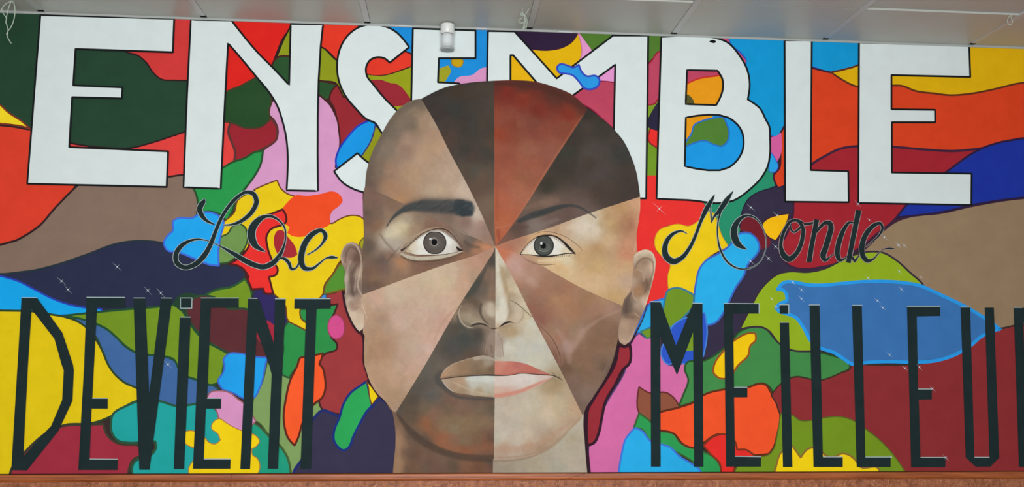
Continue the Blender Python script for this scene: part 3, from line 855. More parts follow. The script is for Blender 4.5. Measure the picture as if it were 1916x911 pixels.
# colours read off the image by eye
READ = {
    'f1': '705,322,132,115,98 730,322,155,125,105 765,322,172,140,112 800,322,176,148,122 850,322,180,154,132 770,233,125,108,90 810,233,168,143,120 720,283,128,115,102 760,283,150,122,105 800,283,168,140,115 838,283,175,150,130',
    'f2': '872,322,88,75,63 890,322,86,80,72 835,233,72,62,56 880,233,67,64,59 915,233,72,64,58 870,283,68,62,56 910,283,68,63,57 850,205,61,60,57',
    'f3': '935,233,138,75,60 970,233,138,82,64 1000,233,125,70,57 1060,233,130,74,59 1075,233,138,70,52 930,283,148,85,66 990,283,145,91,72 1035,283,142,85,68 980,331,147,92,70',
    'f4': '1100,233,72,63,55 1120,233,60,57,51 1060,283,62,60,54 1110,283,77,69,65 1165,283,62,61,57 1120,321,78,69,66',
    'f5': '1095,421,212,202,182 1110,421,210,200,180 1117,421,198,184,156 1124,421,188,158,122 1140,421,190,160,116 1150,421,182,142,101 1165,421,172,128,98 1180,421,168,118,92 1120,481,188,157,115 1150,561,190,155,108',
    'f6': '985,561,150,120,100 1010,561,150,115,95 1040,561,168,128,96 1055,561,165,120,90 1100,561,155,118,88 1130,561,165,128,100 1035,621,155,121,96 1050,621,155,118,95 1075,621,150,122,98 1087,621,155,128,112 1100,621,144,111,94 1120,621,130,102,79 1145,621,130,101,84 1062,691,112,85,68 1078,691,118,97,78 1095,691,130,100,78 1108,691,132,104,85 1120,691,125,98,82 1128,691,99,80,66 1070,581,161,120,93',
    'f7': '930,762,186,173,157 960,762,190,175,155 1000,762,186,174,152 1050,762,186,168,136 1075,762,189,156,127 930,822,186,176,156 970,822,188,175,158 1000,822,185,165,145 1030,822,176,149,123 930,541,200,190,170 938,541,200,188,166 945,541,178,151,123 955,541,200,182,151 966,541,204,189,164 932,591,212,207,190 950,591,173,149,122 970,591,199,180,155 988,591,195,180,147',
    'f8': '765,762,98,82,66 800,762,112,95,76 840,762,118,98,80 860,762,130,102,85 900,762,112,95,78 918,762,100,88,72 775,822,95,85,75 800,822,92,76,66 830,822,145,98,75 845,822,130,96,76 870,822,128,105,82 900,822,122,98,78 915,822,106,80,65 795,702,94,88,78 850,801,132,112,92 862,591,140,122,103 885,591,132,115,98 885,541,83,85,77 905,541,106,98,89 918,541,131,108,92',
    'f9': '692,651,165,130,101 705,651,170,138,112 720,651,165,132,108 735,651,172,138,111 742,651,182,146,124 755,651,186,160,134 770,651,190,164,140 780,651,190,161,142 800,651,199,168,152 700,702,182,148,119 740,702,188,154,128 770,702,189,156,131 770,521,200,175,150 810,521,204,180,154 840,521,200,179,149 870,521,190,155,130 884,521,167,141,118 760,601,192,166,148',
    'f10': '684,401,108,86,74 690,401,101,82,69 700,401,119,97,79 712,401,118,94,78 722,401,138,111,90 700,521,136,109,88 740,521,139,111,90',
    'n8': '745,872,158,120,91 770,872,118,88,69 810,872,112,85,74 850,872,97,79,65 870,872,128,90,71 900,872,115,81,61',
    'n7': '930,872,165,146,126 960,872,163,146,122 1000,872,170,155,131 1050,872,172,164,145 1088,872,174,161,145 1075,822,174,163,140'}


def facet(name, label, key, outline, sw, step=1.75, amp=6.5, smooth_it=True, lims=40, parent=None, gain=None, meas=''):
    poly = pts(outline)[:, :2]
    if smooth_it:
        poly = smooth(np.c_[poly, np.zeros(len(poly))], True, n=6, limit=lims)[:, :2]
    # boundary samples
    bd = []
    for a, b in zip(poly, np.roll(poly, -1, 0)):
        n = max(1, int(np.linalg.norm(b - a) / step))
        for k in range(n):
            bd.append(a + (b - a) * k / n)
    bd = np.array(bd)
    lo, hi = bd.min(0), bd.max(0)
    gx = np.arange(lo[0] + step / 2, hi[0], step)
    gy = np.arange(lo[1] + step / 2, hi[1], step)
    G = np.array([(x + (step / 2 if j % 2 else 0), y) for j, y in enumerate(gy) for x in gx])
    inside = np.zeros(len(G), bool)
    for a, b in zip(bd, np.roll(bd, -1, 0)):
        c = ((a[1] > G[:, 1]) != (b[1] > G[:, 1]))
        if not c.any():
            continue
        xs = (b[0] - a[0]) * (G[:, 1] - a[1]) / (b[1] - a[1] + 1e-12) + a[0]
        inside ^= c & (G[:, 0] < xs)
    # keep clear of the border
    near = np.zeros(len(G), bool)
    for c0 in range(0, len(bd), 64):
        ch = bd[c0:c0 + 64]
        near |= (((G[:, None, :] - ch[None]) ** 2).sum(2) < (0.45 * step) ** 2).any(1)
    G = G[inside & ~near]
    P = np.vstack([bd, G])
    n = len(bd)
    res = delaunay_2d_cdt([Vector(q) for q in P], [], [list(range(n))], 1, 1e-5)
    vv = np.array([tuple(q) for q in res[0]])
    tris = res[2]
    # pigment
    g_ = GAIN.get(key, 1.0) if gain is None else gain
    S = swatches(sw)
    S[:, 2:] *= g_
    if key in READ:
        S = np.vstack([S, swatches('@g ' + READ[key])])
    d2 = ((vv[:, None, :] - S[None, :, :2]) ** 2).sum(2)
    w = 1.0 / (d2 + 30.0) ** 1.6
    colr = (w @ S[:, 2:]) / w.sum(1)[:, None]
    nz = octave_noise(vv, 11)
    nz2 = octave_noise(vv * 1.3 + 40, 23)
    colr = colr + nz[:, None] * amp * np.array([1.0, 0.95, 0.9]) + nz2[:, None] * amp * 0.4 * np.array([1.0, 0, -1.0])
    for tags, path, rgb, op, soft in BRUSH:
        if key not in tags and '*' not in tags:
            continue
        lo_, hi_ = path[:, :2].min(0) - 60, path[:, :2].max(0) + 60
        m_ = ((vv > lo_) & (vv < hi_)).all(1)
        if not m_.any():
            continue
        dist, wd__ = seg_dist(vv[m_], path)
        e0, e1 = 1.0 - 0.75 * soft, 1.0 + 0.6 * soft
        k = np.clip((e1 - dist) / (e1 - e0), 0, 1)
        k = k * k * (3 - 2 * k) * op
        k *= np.clip(1 + 0.15 * nz[m_], 0, 1.2)
        k = np.clip(k, 0, 1)
        colr[m_] = colr[m_] * (1 - k[:, None]) + np.minimum(rgb * g_, 240) * k[:, None]
    colr = np.clip(colr, 4, 250)
    xz = on_wall(vv)
    y = coat()
    o = link(name, [(q[0], y, q[1]) for q in xz], [t for t in tris], [pig], parent or face)
    at = o.data.color_attributes.new('pigment', 'FLOAT_COLOR', 'POINT')
    L = np.ones((len(vv), 4), np.float32)
    L[:, :3] = lin(colr)
    at.data.foreach_set('color', L.ravel())
    if label:
        o['label'] = label
    return o


# --- brush work (tags name the facets a stroke may touch) ---
# left brow and lids
brush('f1 f10', (92, 76, 66), '@E 240,490,12 300,395,30 380,325,66 470,275,110 600,250,160 750,248,180 900,260,180 1050,275,170', 0.45, 1.0)
brush('f1 f10', (60, 63, 64), '@E 255,470,10 310,395,22 390,325,44 470,282,76 600,262,120 750,258,146 900,268,150 1030,282,150', 0.9, 0.6)
brush('f1 f10', (56, 60, 62), '@E 1000,220,70 1060,240,90 1070,300,100 1060,340,70', 0.9, 0.5)
brush('f1 f10', (50, 57, 60), '@E 1030,288,150 1110,290,150', 0.9, 0.45)
brush('f1 f10', (50, 57, 60), '@E 1070,240,64 1130,240,64', 0.85, 0.6)
brush('f1 f10', (46, 54, 58), '@E 1060,335,70 1138,340,64', 0.85, 0.6)
_r = random.Random(3)
for _k in range(46):                                            # single hairs of the left brow
    _x = _r.uniform(420, 1120)
    _y = 262 + 60 * ((700 - _x) / 300) ** 2 * (1 if _x < 700 else 0.1) + _r.uniform(-70, 62) * min(1, (_x - 330) / 300)
    _c = _r.choice(((44, 50, 52), (58, 64, 66), (76, 80, 80), (52, 48, 44)))
    brush('f1 f10', _c, '@E %.0f,%.0f,12 %.0f,%.0f,18 %.0f,%.0f,10' % (_x - 26, _y + 16, _x, _y, _x + 30, _y - 10), 0.3, 1.0)
brush('f10', (186, 174, 146), '@E 260,570,60 330,520,110 420,470,110', 0.55, 1.0)
brush('f10', (92, 74, 66), '@E 180,560,20 240,650,26 330,740,20', 0.4, 1.0)
brush('f10', (104, 80, 66), '@E 640,350,10 780,400,16 920,470,16 1100,560,16 1390,690,10', 0.35, 1.0)
brush('f10', (110, 88, 74), '@E 400,760,16 470,640,20 560,570,20 680,490,24 800,470,20 920,500,24 1010,590,22 1090,700,14', 0.5, 1.0)
brush('f10', (160, 140, 120), '@E 385,745,14 440,650,24 560,570,22 680,510,20 800,490,10', 0.6, 0.8)
brush('f10', (74, 66, 60), '@E 1080,640,30 1160,690,50 1230,700,20', 0.5, 1.0)
brush('f10', (98, 76, 64), '@E 400,800,16 520,860,26 700,880,26 880,850,20 1060,770,12', 0.45, 1.0)
brush('f10', (156, 112, 82), '@E 330,830,40 420,880,50', 0.5, 1.0)
brush('f10', (84, 74, 68), '@E 250,860,26 330,760,20 390,700,14', 0.4, 1.0)
brush('f10', (176, 120, 86), '@E 1260,700,30 1390,700,24', 0.5, 1.0)
# right brow and lids
brush('f4', (126, 102, 88), '@F 330,250,40 480,205,60 620,180,40', 0.55, 1.0)
brush('f4 f5', (58, 62, 62), '@F 255,378,34 380,322,62 500,287,60 620,247,48 720,228,32 820,240,22 900,285,18 985,345,7', 0.85, 0.6)
brush('f4', (128, 112, 104), '@F 360,430,40 500,400,50 620,360,30', 0.5, 1.0)
brush('f4', (86, 70, 64), '@F 200,440,40 260,430,50 350,430,20', 0.5, 1.0)
brush('f5', (194, 178, 160), '@F 720,440,40 850,420,120 980,470,90', 0.6, 1.0)
brush('f5', (184, 148, 112), '@F 330,570,10 440,500,24 540,495,20 640,515,20 740,570,24 830,650,20', 0.6, 0.8)
brush('f5', (204, 186, 152), '@F 440,750,20 560,745,40 700,720,40', 0.5, 1.0)
brush('f5', (206, 166, 140), '@F 1395,170,8 1398,300,9 1385,450,8 1350,650,8', 0.5, 0.8)
brush('f5', (176, 126, 100), '@F 1340,480,60 1280,620,80 1220,800,60', 0.4, 1.0)
# brow bridge
brush('f3', (136, 66, 50), '@F 60,470,40 70,560,24', 0.5, 1.0)
brush('f3', (172, 112, 86), '@L 1368,250,10 1180,530,14 960,890,14', 0.4, 1.0)
brush('f3', (80, 46, 40), '@L 840,55,26 1000,60,40 1150,90,48 1280,150,50 1390,205,40', 0.8, 0.9)
brush('f3', (148, 74, 52), '@L 845,200,16 846,500,20 846,880,20', 0.35, 1.0)
# temple edges
brush('f1', (92, 82, 72), '@L 380,150,40 240,230,60 160,340,60 90,500,50 50,670,34', 0.6, 1.0)
brush('f1', (112, 96, 82), '@L 300,250,80 220,420,60', 0.35, 1.0)
brush('f2 f4', (52, 48, 46), '@L 400,150,14 600,75,16 830,45,12 @L 1400,215,10 1560,350,10 1670,520,10 1705,740,8', 0.35, 1.0)
# nose
brush('f8', (100, 82, 70), '@I 440,430,20 400,440,14 340,470,14 310,520,10', 0.5, 1.0)
brush('f8', (152, 138, 116), '@I 350,560,70 400,580,60 480,600,24', 0.6, 1.0)
brush('f8', (88, 74, 62), '@I 405,445,36 450,470,50 470,540,20', 0.6, 1.0)
brush('f8', (78, 66, 58), '@I 478,470,14 468,520,14 490,580,14 530,620,8', 0.75, 0.8)
brush('f8', (172, 158, 138), '@I 540,500,90 560,540,60', 0.6, 1.0)
brush('f8', (168, 152, 132), '@I 400,615,10 450,600,10 490,608,8', 0.6, 0.7)
brush('f8', (150, 132, 116), '@I 500,612,8 540,636,8 575,655,6', 0.6, 0.7)
brush('f7', (178, 156, 126), '@I 610,180,10 640,280,36 665,380,26', 0.6, 1.0)
brush('f7', (214, 206, 190), '@I 640,470,50 650,540,60 620,600,40', 0.55, 1.0)
brush('f7', (150, 132, 108), '@I 690,410,10 680,460,20 690,540,16 660,600,10', 0.5, 1.0)
brush('f7', (162, 142, 116), '@I 780,500,10 788,560,16 750,610,14', 0.5, 1.0)
brush('f7', (172, 150, 118), '@I 620,660,20 680,660,40 730,680,30', 0.5, 1.0)
brush('f7', (216, 210, 192), '@I 598,120,14 604,300,36 636,460,56 640,570,60', 0.6, 0.8)
brush('f7', (170, 146, 116), '@I 632,200,12 654,320,26 682,420,20 690,500,14', 0.6, 0.9)
brush('f7', (204, 188, 162), '@I 735,500,40 745,560,40', 0.5, 1.0)
brush('f7', (150, 128, 104), '@I 600,650,8 640,640,16 690,628,14 730,612,8', 0.6, 0.9)
brush('f8', (182, 168, 148), '@I 545,480,50 550,530,60', 0.6, 1.0)
brush('f8', (70, 68, 64), '@I 300,560,20 320,630,24 380,670,26 470,660,20', 0.6, 0.9)
brush('f6', (140, 108, 92), '@22 172,580,30 256,670,40 330,770,40 356,890,40', 0.4, 1.0)
# philtrum
brush('f8', (140, 122, 110), '@I 560,690,40 545,760,60 550,840,50', 0.7, 0.7)
brush('f8', (92, 72, 62), '@I 550,780,14 555,830,14', 0.4, 1.0)
brush('f7', (170, 152, 140), '@I 590,690,20 605,760,40 610,850,44', 0.75, 0.7)
# left cheek folds, right cheek folds
brush('f9', (168, 134, 110), '@I 305,490,8 230,560,16 180,630,18 130,730,10', 0.5, 1.0)
brush('f9', (164, 130, 102), '@13 880,60,80 1000,260,90 1100,100,40', 0.35, 1.0)
brush('f9', (166, 132, 104), '@G 240,560,40 300,700,70 340,860,90', 0.35, 1.0)
brush('f6', (150, 122, 110), '@22 330,650,30 400,760,50 420,880,40', 0.4, 1.0)
brush('f6', (116, 90, 72), '@22 720,620,120 560,760,120 480,890,90', 0.6, 0.8)
brush('f6', (152, 124, 110), '@22 790,500,16 650,560,20 520,660,40 430,790,50', 0.45, 1.0)
brush('f6', (166, 136, 124), '@22 60,220,90 160,300,60', 0.45, 1.0)
brush('f6', (124, 84, 68), '@22 120,420,80 260,540,90', 0.4, 1.0)
brush('f6', (112, 92, 82), '@22 740,830,26 @23 640,130,26 560,280,20 530,360,12', 0.5, 1.0)
# mouth surroundings and chin
brush('f8', (70, 68, 66), '@J 200,440,60 170,500,90 230,590,60 340,680,40 560,715,30 760,720,26', 0.7, 1.0)
brush('f8', (66, 68, 66), '@J 340,130,200 560,120,160', 0.45, 1.0)
brush('f8', (62, 64, 60), '@I 520,190,10 470,280,40 420,360,50 370,410,40', 0.6, 1.0)
brush('f8', (128, 104, 86), '@I 560,230,24 560,330,40 550,420,50', 0.5, 1.0)
brush('f8', (136, 88, 62), '@K 400,430,60 430,520,70 520,610,70 700,670,50 900,640,70', 0.5, 1.0)
brush('f8', (124, 106, 78), '@K 560,470,120 760,470,150', 0.45, 1.0)
brush('f8', (74, 60, 52), '@K 180,390,14 260,490,34 380,595,40 540,675,36 700,712,30 925,722,36', 0.75, 0.8)
brush('n8', (74, 60, 52), '@K 180,400,14 260,500,44 380,610,54 540,690,44 700,730,40 925,735,50', 0.6, 1.0)
brush('n8', (156, 124, 96), '@K 180,560,24 190,700,40 180,850,50', 0.6, 0.9)
brush('f7', (176, 150, 120), '@K 1380,150,30 1330,180,60', 0.5, 1.0)
brush('f7', (182, 146, 122), '@K 930,660,44 1100,660,50 1250,630,44 1400,540,40 1560,430,24', 0.5, 1.0)
brush('f7', (160, 132, 110), '@K 930,728,14 1100,722,16 1250,690,14 1400,612,12 1500,515,10 1600,415,6', 0.6, 0.9)
brush('n7', (146, 122, 102), '@K 930,745,26 1100,740,26 1250,705,20 1400,625,12 1500,525,7', 0.65, 0.9)
# ears
brush('e1', (190, 172, 152), '@G 45,215,8 38,160,10 55,100,12 95,66,14 140,70,14 175,120,12 192,200,10 180,300,12 165,400,12 200,470,10', 0.7, 0.7)
brush('e1', (92, 70, 60), '@G 70,210,14 75,140,14 110,95,12 150,110,14 178,190,10', 0.6, 0.9)
brush('e1', (176, 158, 142), '@G 110,200,6 85,270,16 75,350,24 75,440,16', 0.6, 0.9)
brush('e1', (94, 76, 66), '@G 160,230,18 120,300,36 120,390,30 130,470,16', 0.65, 0.9)
brush('e1', (190, 172, 154), '@G 150,330,10 140,430,12', 0.4, 0.9)
brush('e1', (146, 118, 102), '@G 110,520,30 130,570,40 170,560,20', 0.6, 0.9)
brush('e2', (204, 184, 162), '@H 385,120,12 430,85,20 475,78,18 515,105,14 530,180,12 518,290,12 490,400,14 455,490,12', 0.75, 0.7)
brush('e2', (112, 90, 74), '@H 385,210,10 410,160,18 460,130,14 510,150,12 522,220,10 500,300,12', 0.65, 0.8)
brush('e2', (184, 162, 140), '@H 410,215,8 440,230,10 450,300,8', 0.5, 0.9)
brush('e2', (98, 78, 66), '@H 470,290,12 475,340,14 455,390,10', 0.65, 0.8)
brush('e2', (160, 120, 90), '@H 420,340,40 410,390,34', 0.5, 1.0)
brush('e2', (88, 72, 64), '@H 355,390,14 325,460,24 320,530,26', 0.7, 0.9)
brush('e2', (186, 166, 148), '@H 370,380,8 375,420,8 400,440,6', 0.5, 0.9)
brush('e2', (196, 170, 146), '@H 385,540,5 415,565,6', 0.6, 0.8)
brush('e2', (112, 88, 74), '@H 320,560,30 370,570,24', 0.5, 1.0)
brush('e2', (190, 160, 138), '@H 290,740,20 330,750,20 380,660,16', 0.5, 0.9)

C_ = ' 926.5,461'
facet('facet', 'dark brown left side of the neck', 'n8', '@g 733,766 741,771 @K 180,375 920,690 920,850 @g 735,890 737,863 740,833 740,808 737,783',
      '@K 175,600,150,116,92 200,800,152,120,92 300,700,104,80,66 300,560,96,78,66 500,760,110,86,72 700,790,116,86,70 850,810,118,82,66 900,740,92,76,66 420,820,108,86,72 260,820,112,88,72')
facet('facet', 'pale beige right side of the neck', 'n7', '@K 921,700 1620,380 @g 1091.5,783 1094,808 1096.5,843 1099,890 @K 919,860',
      '@K 960,800,168,152,132 1100,800,176,162,142 1300,760,182,168,146 1500,750,186,172,150 1560,600,190,178,158 1600,480,194,182,164 1620,800,180,166,146')
facet('facet', 'tan forehead wedge on the left', 'f1', '@g 788,186 813,228 842,286 871,340 899,397 926.5,461 841.6,422.6 792,399.7 755.5,382 683.5,348.8 686,322 690,306 700,278 712,256 728,227 744,207 770,189',
      '@L 380,160,104,92,78 280,260,120,104,86 200,350,106,96,84 100,600,100,84,74 60,660,96,78,70 300,400,150,122,102 400,300,146,120,98 500,450,166,136,112 450,350,152,124,102 350,600,160,130,104 550,600,172,146,125 650,700,182,162,145 200,680,150,116,92 480,720,170,146,122 740,870,176,156,140 260,770,156,120,90 400,520,164,136,112 @E 1200,350,178,164,150 1300,480,136,110,98 1100,420,124,100,88 900,390,114,96,84 1250,450,150,122,108 1360,600,136,108,94 700,345,118,100,86', lims=35)
facet('facet', 'nearly black forehead wedge left of centre', 'f2', '@g 788,186 831,165 868,157 924,152 925,300 925,416 926.5,461 899,397 871,340 842,286 813,228',
      '@L 420,150,60,54,52 600,100,68,58,50 780,80,72,62,54 650,300,66,57,51 780,300,76,66,58 700,500,80,66,57 750,620,100,81,67 790,800,116,96,80 560,380,78,62,54 700,700,100,80,68 500,250,64,56,52 810,420,82,68,58 820,900,110,88,74', lims=35, amp=4)
facet('facet', 'rust red forehead wedge right of centre', 'f3', '@g 924,152 960,151 1002,154 1035,163 1073,180 1098.7,205 1030,311 962,416.6 944,441 926.5,461 925,416 925,300',
      '@L 850,80,96,46,38 1000,60,84,46,38 1200,120,86,50,42 1370,210,94,54,45 1000,150,126,54,40 900,110,118,46,36 1280,260,126,50,38 950,300,124,62,48 1100,350,130,70,56 860,350,142,68,48 900,500,140,78,62 1050,550,146,86,68 870,750,164,92,68 980,700,156,96,75 860,880,168,94,65 1100,220,118,50,38 900,640,150,86,66', lims=35, amp=6)
facet('facet', 'nearly black forehead wedge on the right', 'f4', '@g 1098.7,205 1130,226 1148,243 1165,263 1180,293 1190,323 1195,353 1197,368.6 1097.8,401 1018.8,430 939.8,455.6 926.5,461 944,441 962,416.6 1030,311',
      '@L 1400,250,58,52,48 1600,400,70,62,58 1690,600,73,63,58 1400,550,73,63,57 1500,700,75,65,58 1150,680,62,58,50 1250,560,64,58,52 1650,730,70,60,56 1300,400,62,54,50 @F 550,205,118,94,82 400,250,104,85,72 600,330,106,86,78 400,420,124,109,101 250,430,96,76,68 850,290,108,91,84 100,565,120,86,72 700,310,102,82,74', lims=35, amp=4)
facet('facet', 'golden tan wedge around the right eye', 'f5', '@g 1197,368.6 1197,390 1195,408 1190,448 1192,475 1192,520 1184,550 1166,577.5 1090,543 1038.5,514 975,478 932,463 926.5,461 939.8,455.6 1018.8,430 1097.8,401',
      '@F 1200,250,166,132,97 1380,200,180,140,110 1390,400,184,136,110 1300,600,178,130,104 1100,350,164,134,98 950,380,188,172,152 850,450,190,175,156 980,480,188,170,148 700,430,174,150,125 600,430,164,134,108 1100,550,184,154,119 1000,650,166,132,94 1000,800,180,148,105 1250,800,180,148,112 700,750,194,178,148 300,720,164,134,105 150,640,158,100,78 200,570,150,106,86 450,490,182,148,110 650,820,190,160,120 850,720,176,146,110 @H 100,300,184,154,118 250,450,176,144,106 330,100,176,122,96 340,300,172,144,122', lims=35)
facet('facet', 'mid brown wedge across the right cheek', 'f6', '@g 926.5,461 932,463 975,477 1038.5,512 1090,540 1164,572 1162,600 1157,624 1153,647 1144,680 1135,703 1115,735.6 1095,768 1089,776 1043,682 994.6,590 959.5,520',
      '@I 620,100,164,98,72 720,180,164,130,118 850,250,150,116,99 1000,300,140,106,86 900,400,138,100,82 850,500,124,86,71 1000,500,138,101,81 900,600,120,81,69 @22 350,350,136,98,78 600,480,140,106,89 720,500,140,110,94 350,700,134,96,80 400,760,140,116,105 650,620,118,92,75 600,750,116,85,66 750,560,126,100,84 750,700,114,89,72 500,850,114,86,70 300,850,116,82,68 @23 450,100,110,88,76 550,200,116,96,84 650,50,118,96,80 520,330,106,86,75', lims=35)
facet('facet', 'pale cream wedge over the right half of nose, mouth and chin', 'f7', '@g 926.5,461 959.5,520 994.6,590 1043,682 1088.8,775 @K 1600,425 1500,525 1400,625 1250,705 1100,737 925,745 931,270 @g 925.3,664 926.5,615 927,540',
      '@I 600,150,204,194,174 590,300,202,192,176 620,450,196,191,176 660,250,174,154,124 720,300,194,174,148 700,400,170,150,125 640,560,216,206,186 700,520,166,150,130 750,560,190,175,155 800,480,204,190,165 850,600,200,195,178 700,680,172,148,114 650,650,166,142,114 750,750,196,190,174 900,800,196,192,178 620,750,166,146,132 @J 900,150,200,195,178 1200,300,200,194,174 1050,200,196,190,174 @K 1000,300,186,170,150 1100,400,192,180,162 1200,350,194,180,160 1350,400,200,182,158 1000,550,195,182,165 1200,550,194,178,158 1450,350,184,165,140 1500,450,184,160,134 1000,650,180,150,128 1200,640,178,148,122 1300,650,172,142,117 1380,160,166,142,108', lims=35)
facet('facet', 'dark brown wedge over the left half of nose, mouth and chin', 'f8', '@g 926.5,461 927,540 926.5,615 925.3,664 @K 933.5,270 927,738 700,718 550,683 380,602 250,502 170,380 @g 797.7,678.5 830,622 858,573.7 890,523.5 915,484.5 922.6,472.7',
      '@I 560,150,74,68,62 450,330,78,74,68 530,250,114,92,77 560,400,126,101,83 500,350,95,80,70 400,430,86,76,68 350,520,120,102,86 400,560,148,133,113 430,480,110,91,76 540,520,165,150,132 500,520,140,125,108 520,590,130,115,98 300,650,74,69,62 350,720,62,64,58 450,700,72,66,60 250,800,78,72,66 420,850,86,70,60 540,800,124,105,92 550,720,130,115,102 @K 350,200,88,80,72 450,250,92,87,80 300,300,86,76,66 250,400,92,76,62 600,300,112,86,73 450,380,128,95,76 400,470,124,86,63 550,450,118,93,73 700,450,122,100,76 850,450,120,96,76 550,580,134,86,63 700,680,128,82,62 850,600,124,82,63 800,300,100,80,70 900,300,95,78,68 700,380,112,86,70 200,340,90,78,68', lims=35)
facet('facet', 'rosy beige wedge across the left cheek', 'f9', '@g 926.5,461 922.6,472.7 915,484.5 890,523.5 858,573.7 830,622 797.7,678.5 741,771 733,768 720.5,750.6 705.5,735.6 690.5,710.6 684,690.5 681,660 680,625 676,590 672,554 780,514 819,500 915,467',
      '@G 220,500,178,150,126 300,480,190,156,136 450,450,190,170,146 350,650,164,135,112 300,800,164,133,108 240,870,170,142,118 480,650,190,160,142 @I 100,300,190,170,143 250,250,190,166,143 350,300,190,156,136 450,150,174,136,116 480,120,164,126,106 100,450,190,165,143 50,550,188,160,142 230,480,190,160,140 100,750,190,155,138 200,600,188,150,134 50,850,184,150,132 @12 1100,800,180,148,130 @13 950,100,170,138,113 1030,250,164,136,110 1150,50,184,150,132 880,60,172,142,116', lims=35)
facet('facet', 'warm brown wedge around the left eye', 'f10', '@g 683.5,348.8 755.5,382 792,399.7 841.6,422.6 926.5,461 915,467 819,500 780,514 672,554 674,490 680.5,453 679.5,378 680.5,362',
      '@E 60,150,108,83,72 60,400,105,80,70 150,250,108,83,70 300,250,114,88,71 50,700,90,77,67 150,450,120,92,72 350,530,186,172,143 280,560,172,162,142 430,480,172,156,120 450,420,150,135,115 600,400,124,105,88 700,450,120,93,77 800,430,124,96,81 250,650,158,146,133 350,690,158,146,133 550,520,144,120,98 900,430,120,94,81 1050,430,120,100,88 1150,480,128,106,93 1250,520,124,105,92 1000,550,124,107,94 1150,620,100,88,78 1100,700,95,80,70 1200,700,150,106,81 1350,650,158,110,83 1330,700,164,116,89 300,800,120,93,76 400,870,148,110,81 700,870,114,86,71 900,830,110,85,70 1050,780,124,91,73 600,880,120,89,71 200,850,95,80,71 @G 250,300,110,86,74 350,250,106,83,73 300,380,100,81,71 230,400,98,82,72', lims=35)
facet('ear', 'left ear, dark above and pale below', 'e1', '@G 205,130 180,85 130,57 82,66 48,110 32,170 45,230 63,270 60,350 68,430 60,480 70,560 100,640 140,710 180,745 203,722 212,650 208,560 196,470 196,330',
      '@G 60,200,150,126,110 100,150,130,106,92 160,180,98,75,65 120,280,118,97,87 130,350,100,81,73 80,330,164,147,131 70,420,150,130,115 170,300,164,145,125 120,440,98,81,73 70,480,150,132,118 90,500,188,168,148 150,520,156,130,112 120,620,194,175,155 180,650,188,168,146 180,730,194,178,158 200,560,178,150,126', step=1.7, lims=50)
facet('ear', 'right ear in warm beige', 'e2', '@H 380,110 430,75 470,68 510,85 535,130 535,210 515,310 490,400 460,500 420,590 390,660 345,750 310,775 275,755 263,690 275,600 290,510 305,440 350,370 365,280 372,180',
      '@H 450,85,194,178,155 400,130,180,162,140 525,200,194,170,148 450,160,140,116,96 400,250,150,120,98 470,230,164,140,120 420,380,150,113,86 470,330,122,98,80 340,480,102,84,73 400,480,160,140,122 330,520,96,81,71 380,560,130,106,88 320,620,164,136,113 300,720,168,141,120 370,620,154,126,106 460,450,190,165,142 360,300,172,146,124', step=1.7, lims=50)


def disc(crop, cx, cy, rx, ry, top, low):
    return '@%s ' % crop + ' '.join('%.1f,%.1f' % (cx + rx * math.cos(a), min(low, max(top, cy + ry * math.sin(a)))) for a in np.linspace(0, 2 * math.pi, 41)[:-1])


def detail(name, label, parent, items):
    """items: (kind, rgb, path) with kind fill / line"""
    V, F, idx, mats = [], [], [], []
    for kind, rgb, s in items:
        mt = paint(rgb, vary=0.10, scale=40)
        if mt not in mats:
            mats.append(mt)
        y = coat()
        if kind == 'fill':
            n = fill(V, F, [smooth(pts(s), True, limit=75)], y)
        else:
            n = ribbon(V, F, smooth(pts(s), False, n=6, limit=110), y)
        idx += [mats.index(mt)] * n
    o = link(name, V, F, mats, parent, idx)
    if label:
        o['label'] = label
    return o


def oval(crop, cx, cy, rx, ry, a0=0, a1=360, n=22):
    return '@%s ' % crop + ' '.join('%.1f,%.1f' % (cx + rx * math.cos(math.radians(a)), cy + ry * math.sin(math.radians(a)))
                                     for a in np.linspace(a0, a1, n, endpoint=(a1 - a0) < 360))


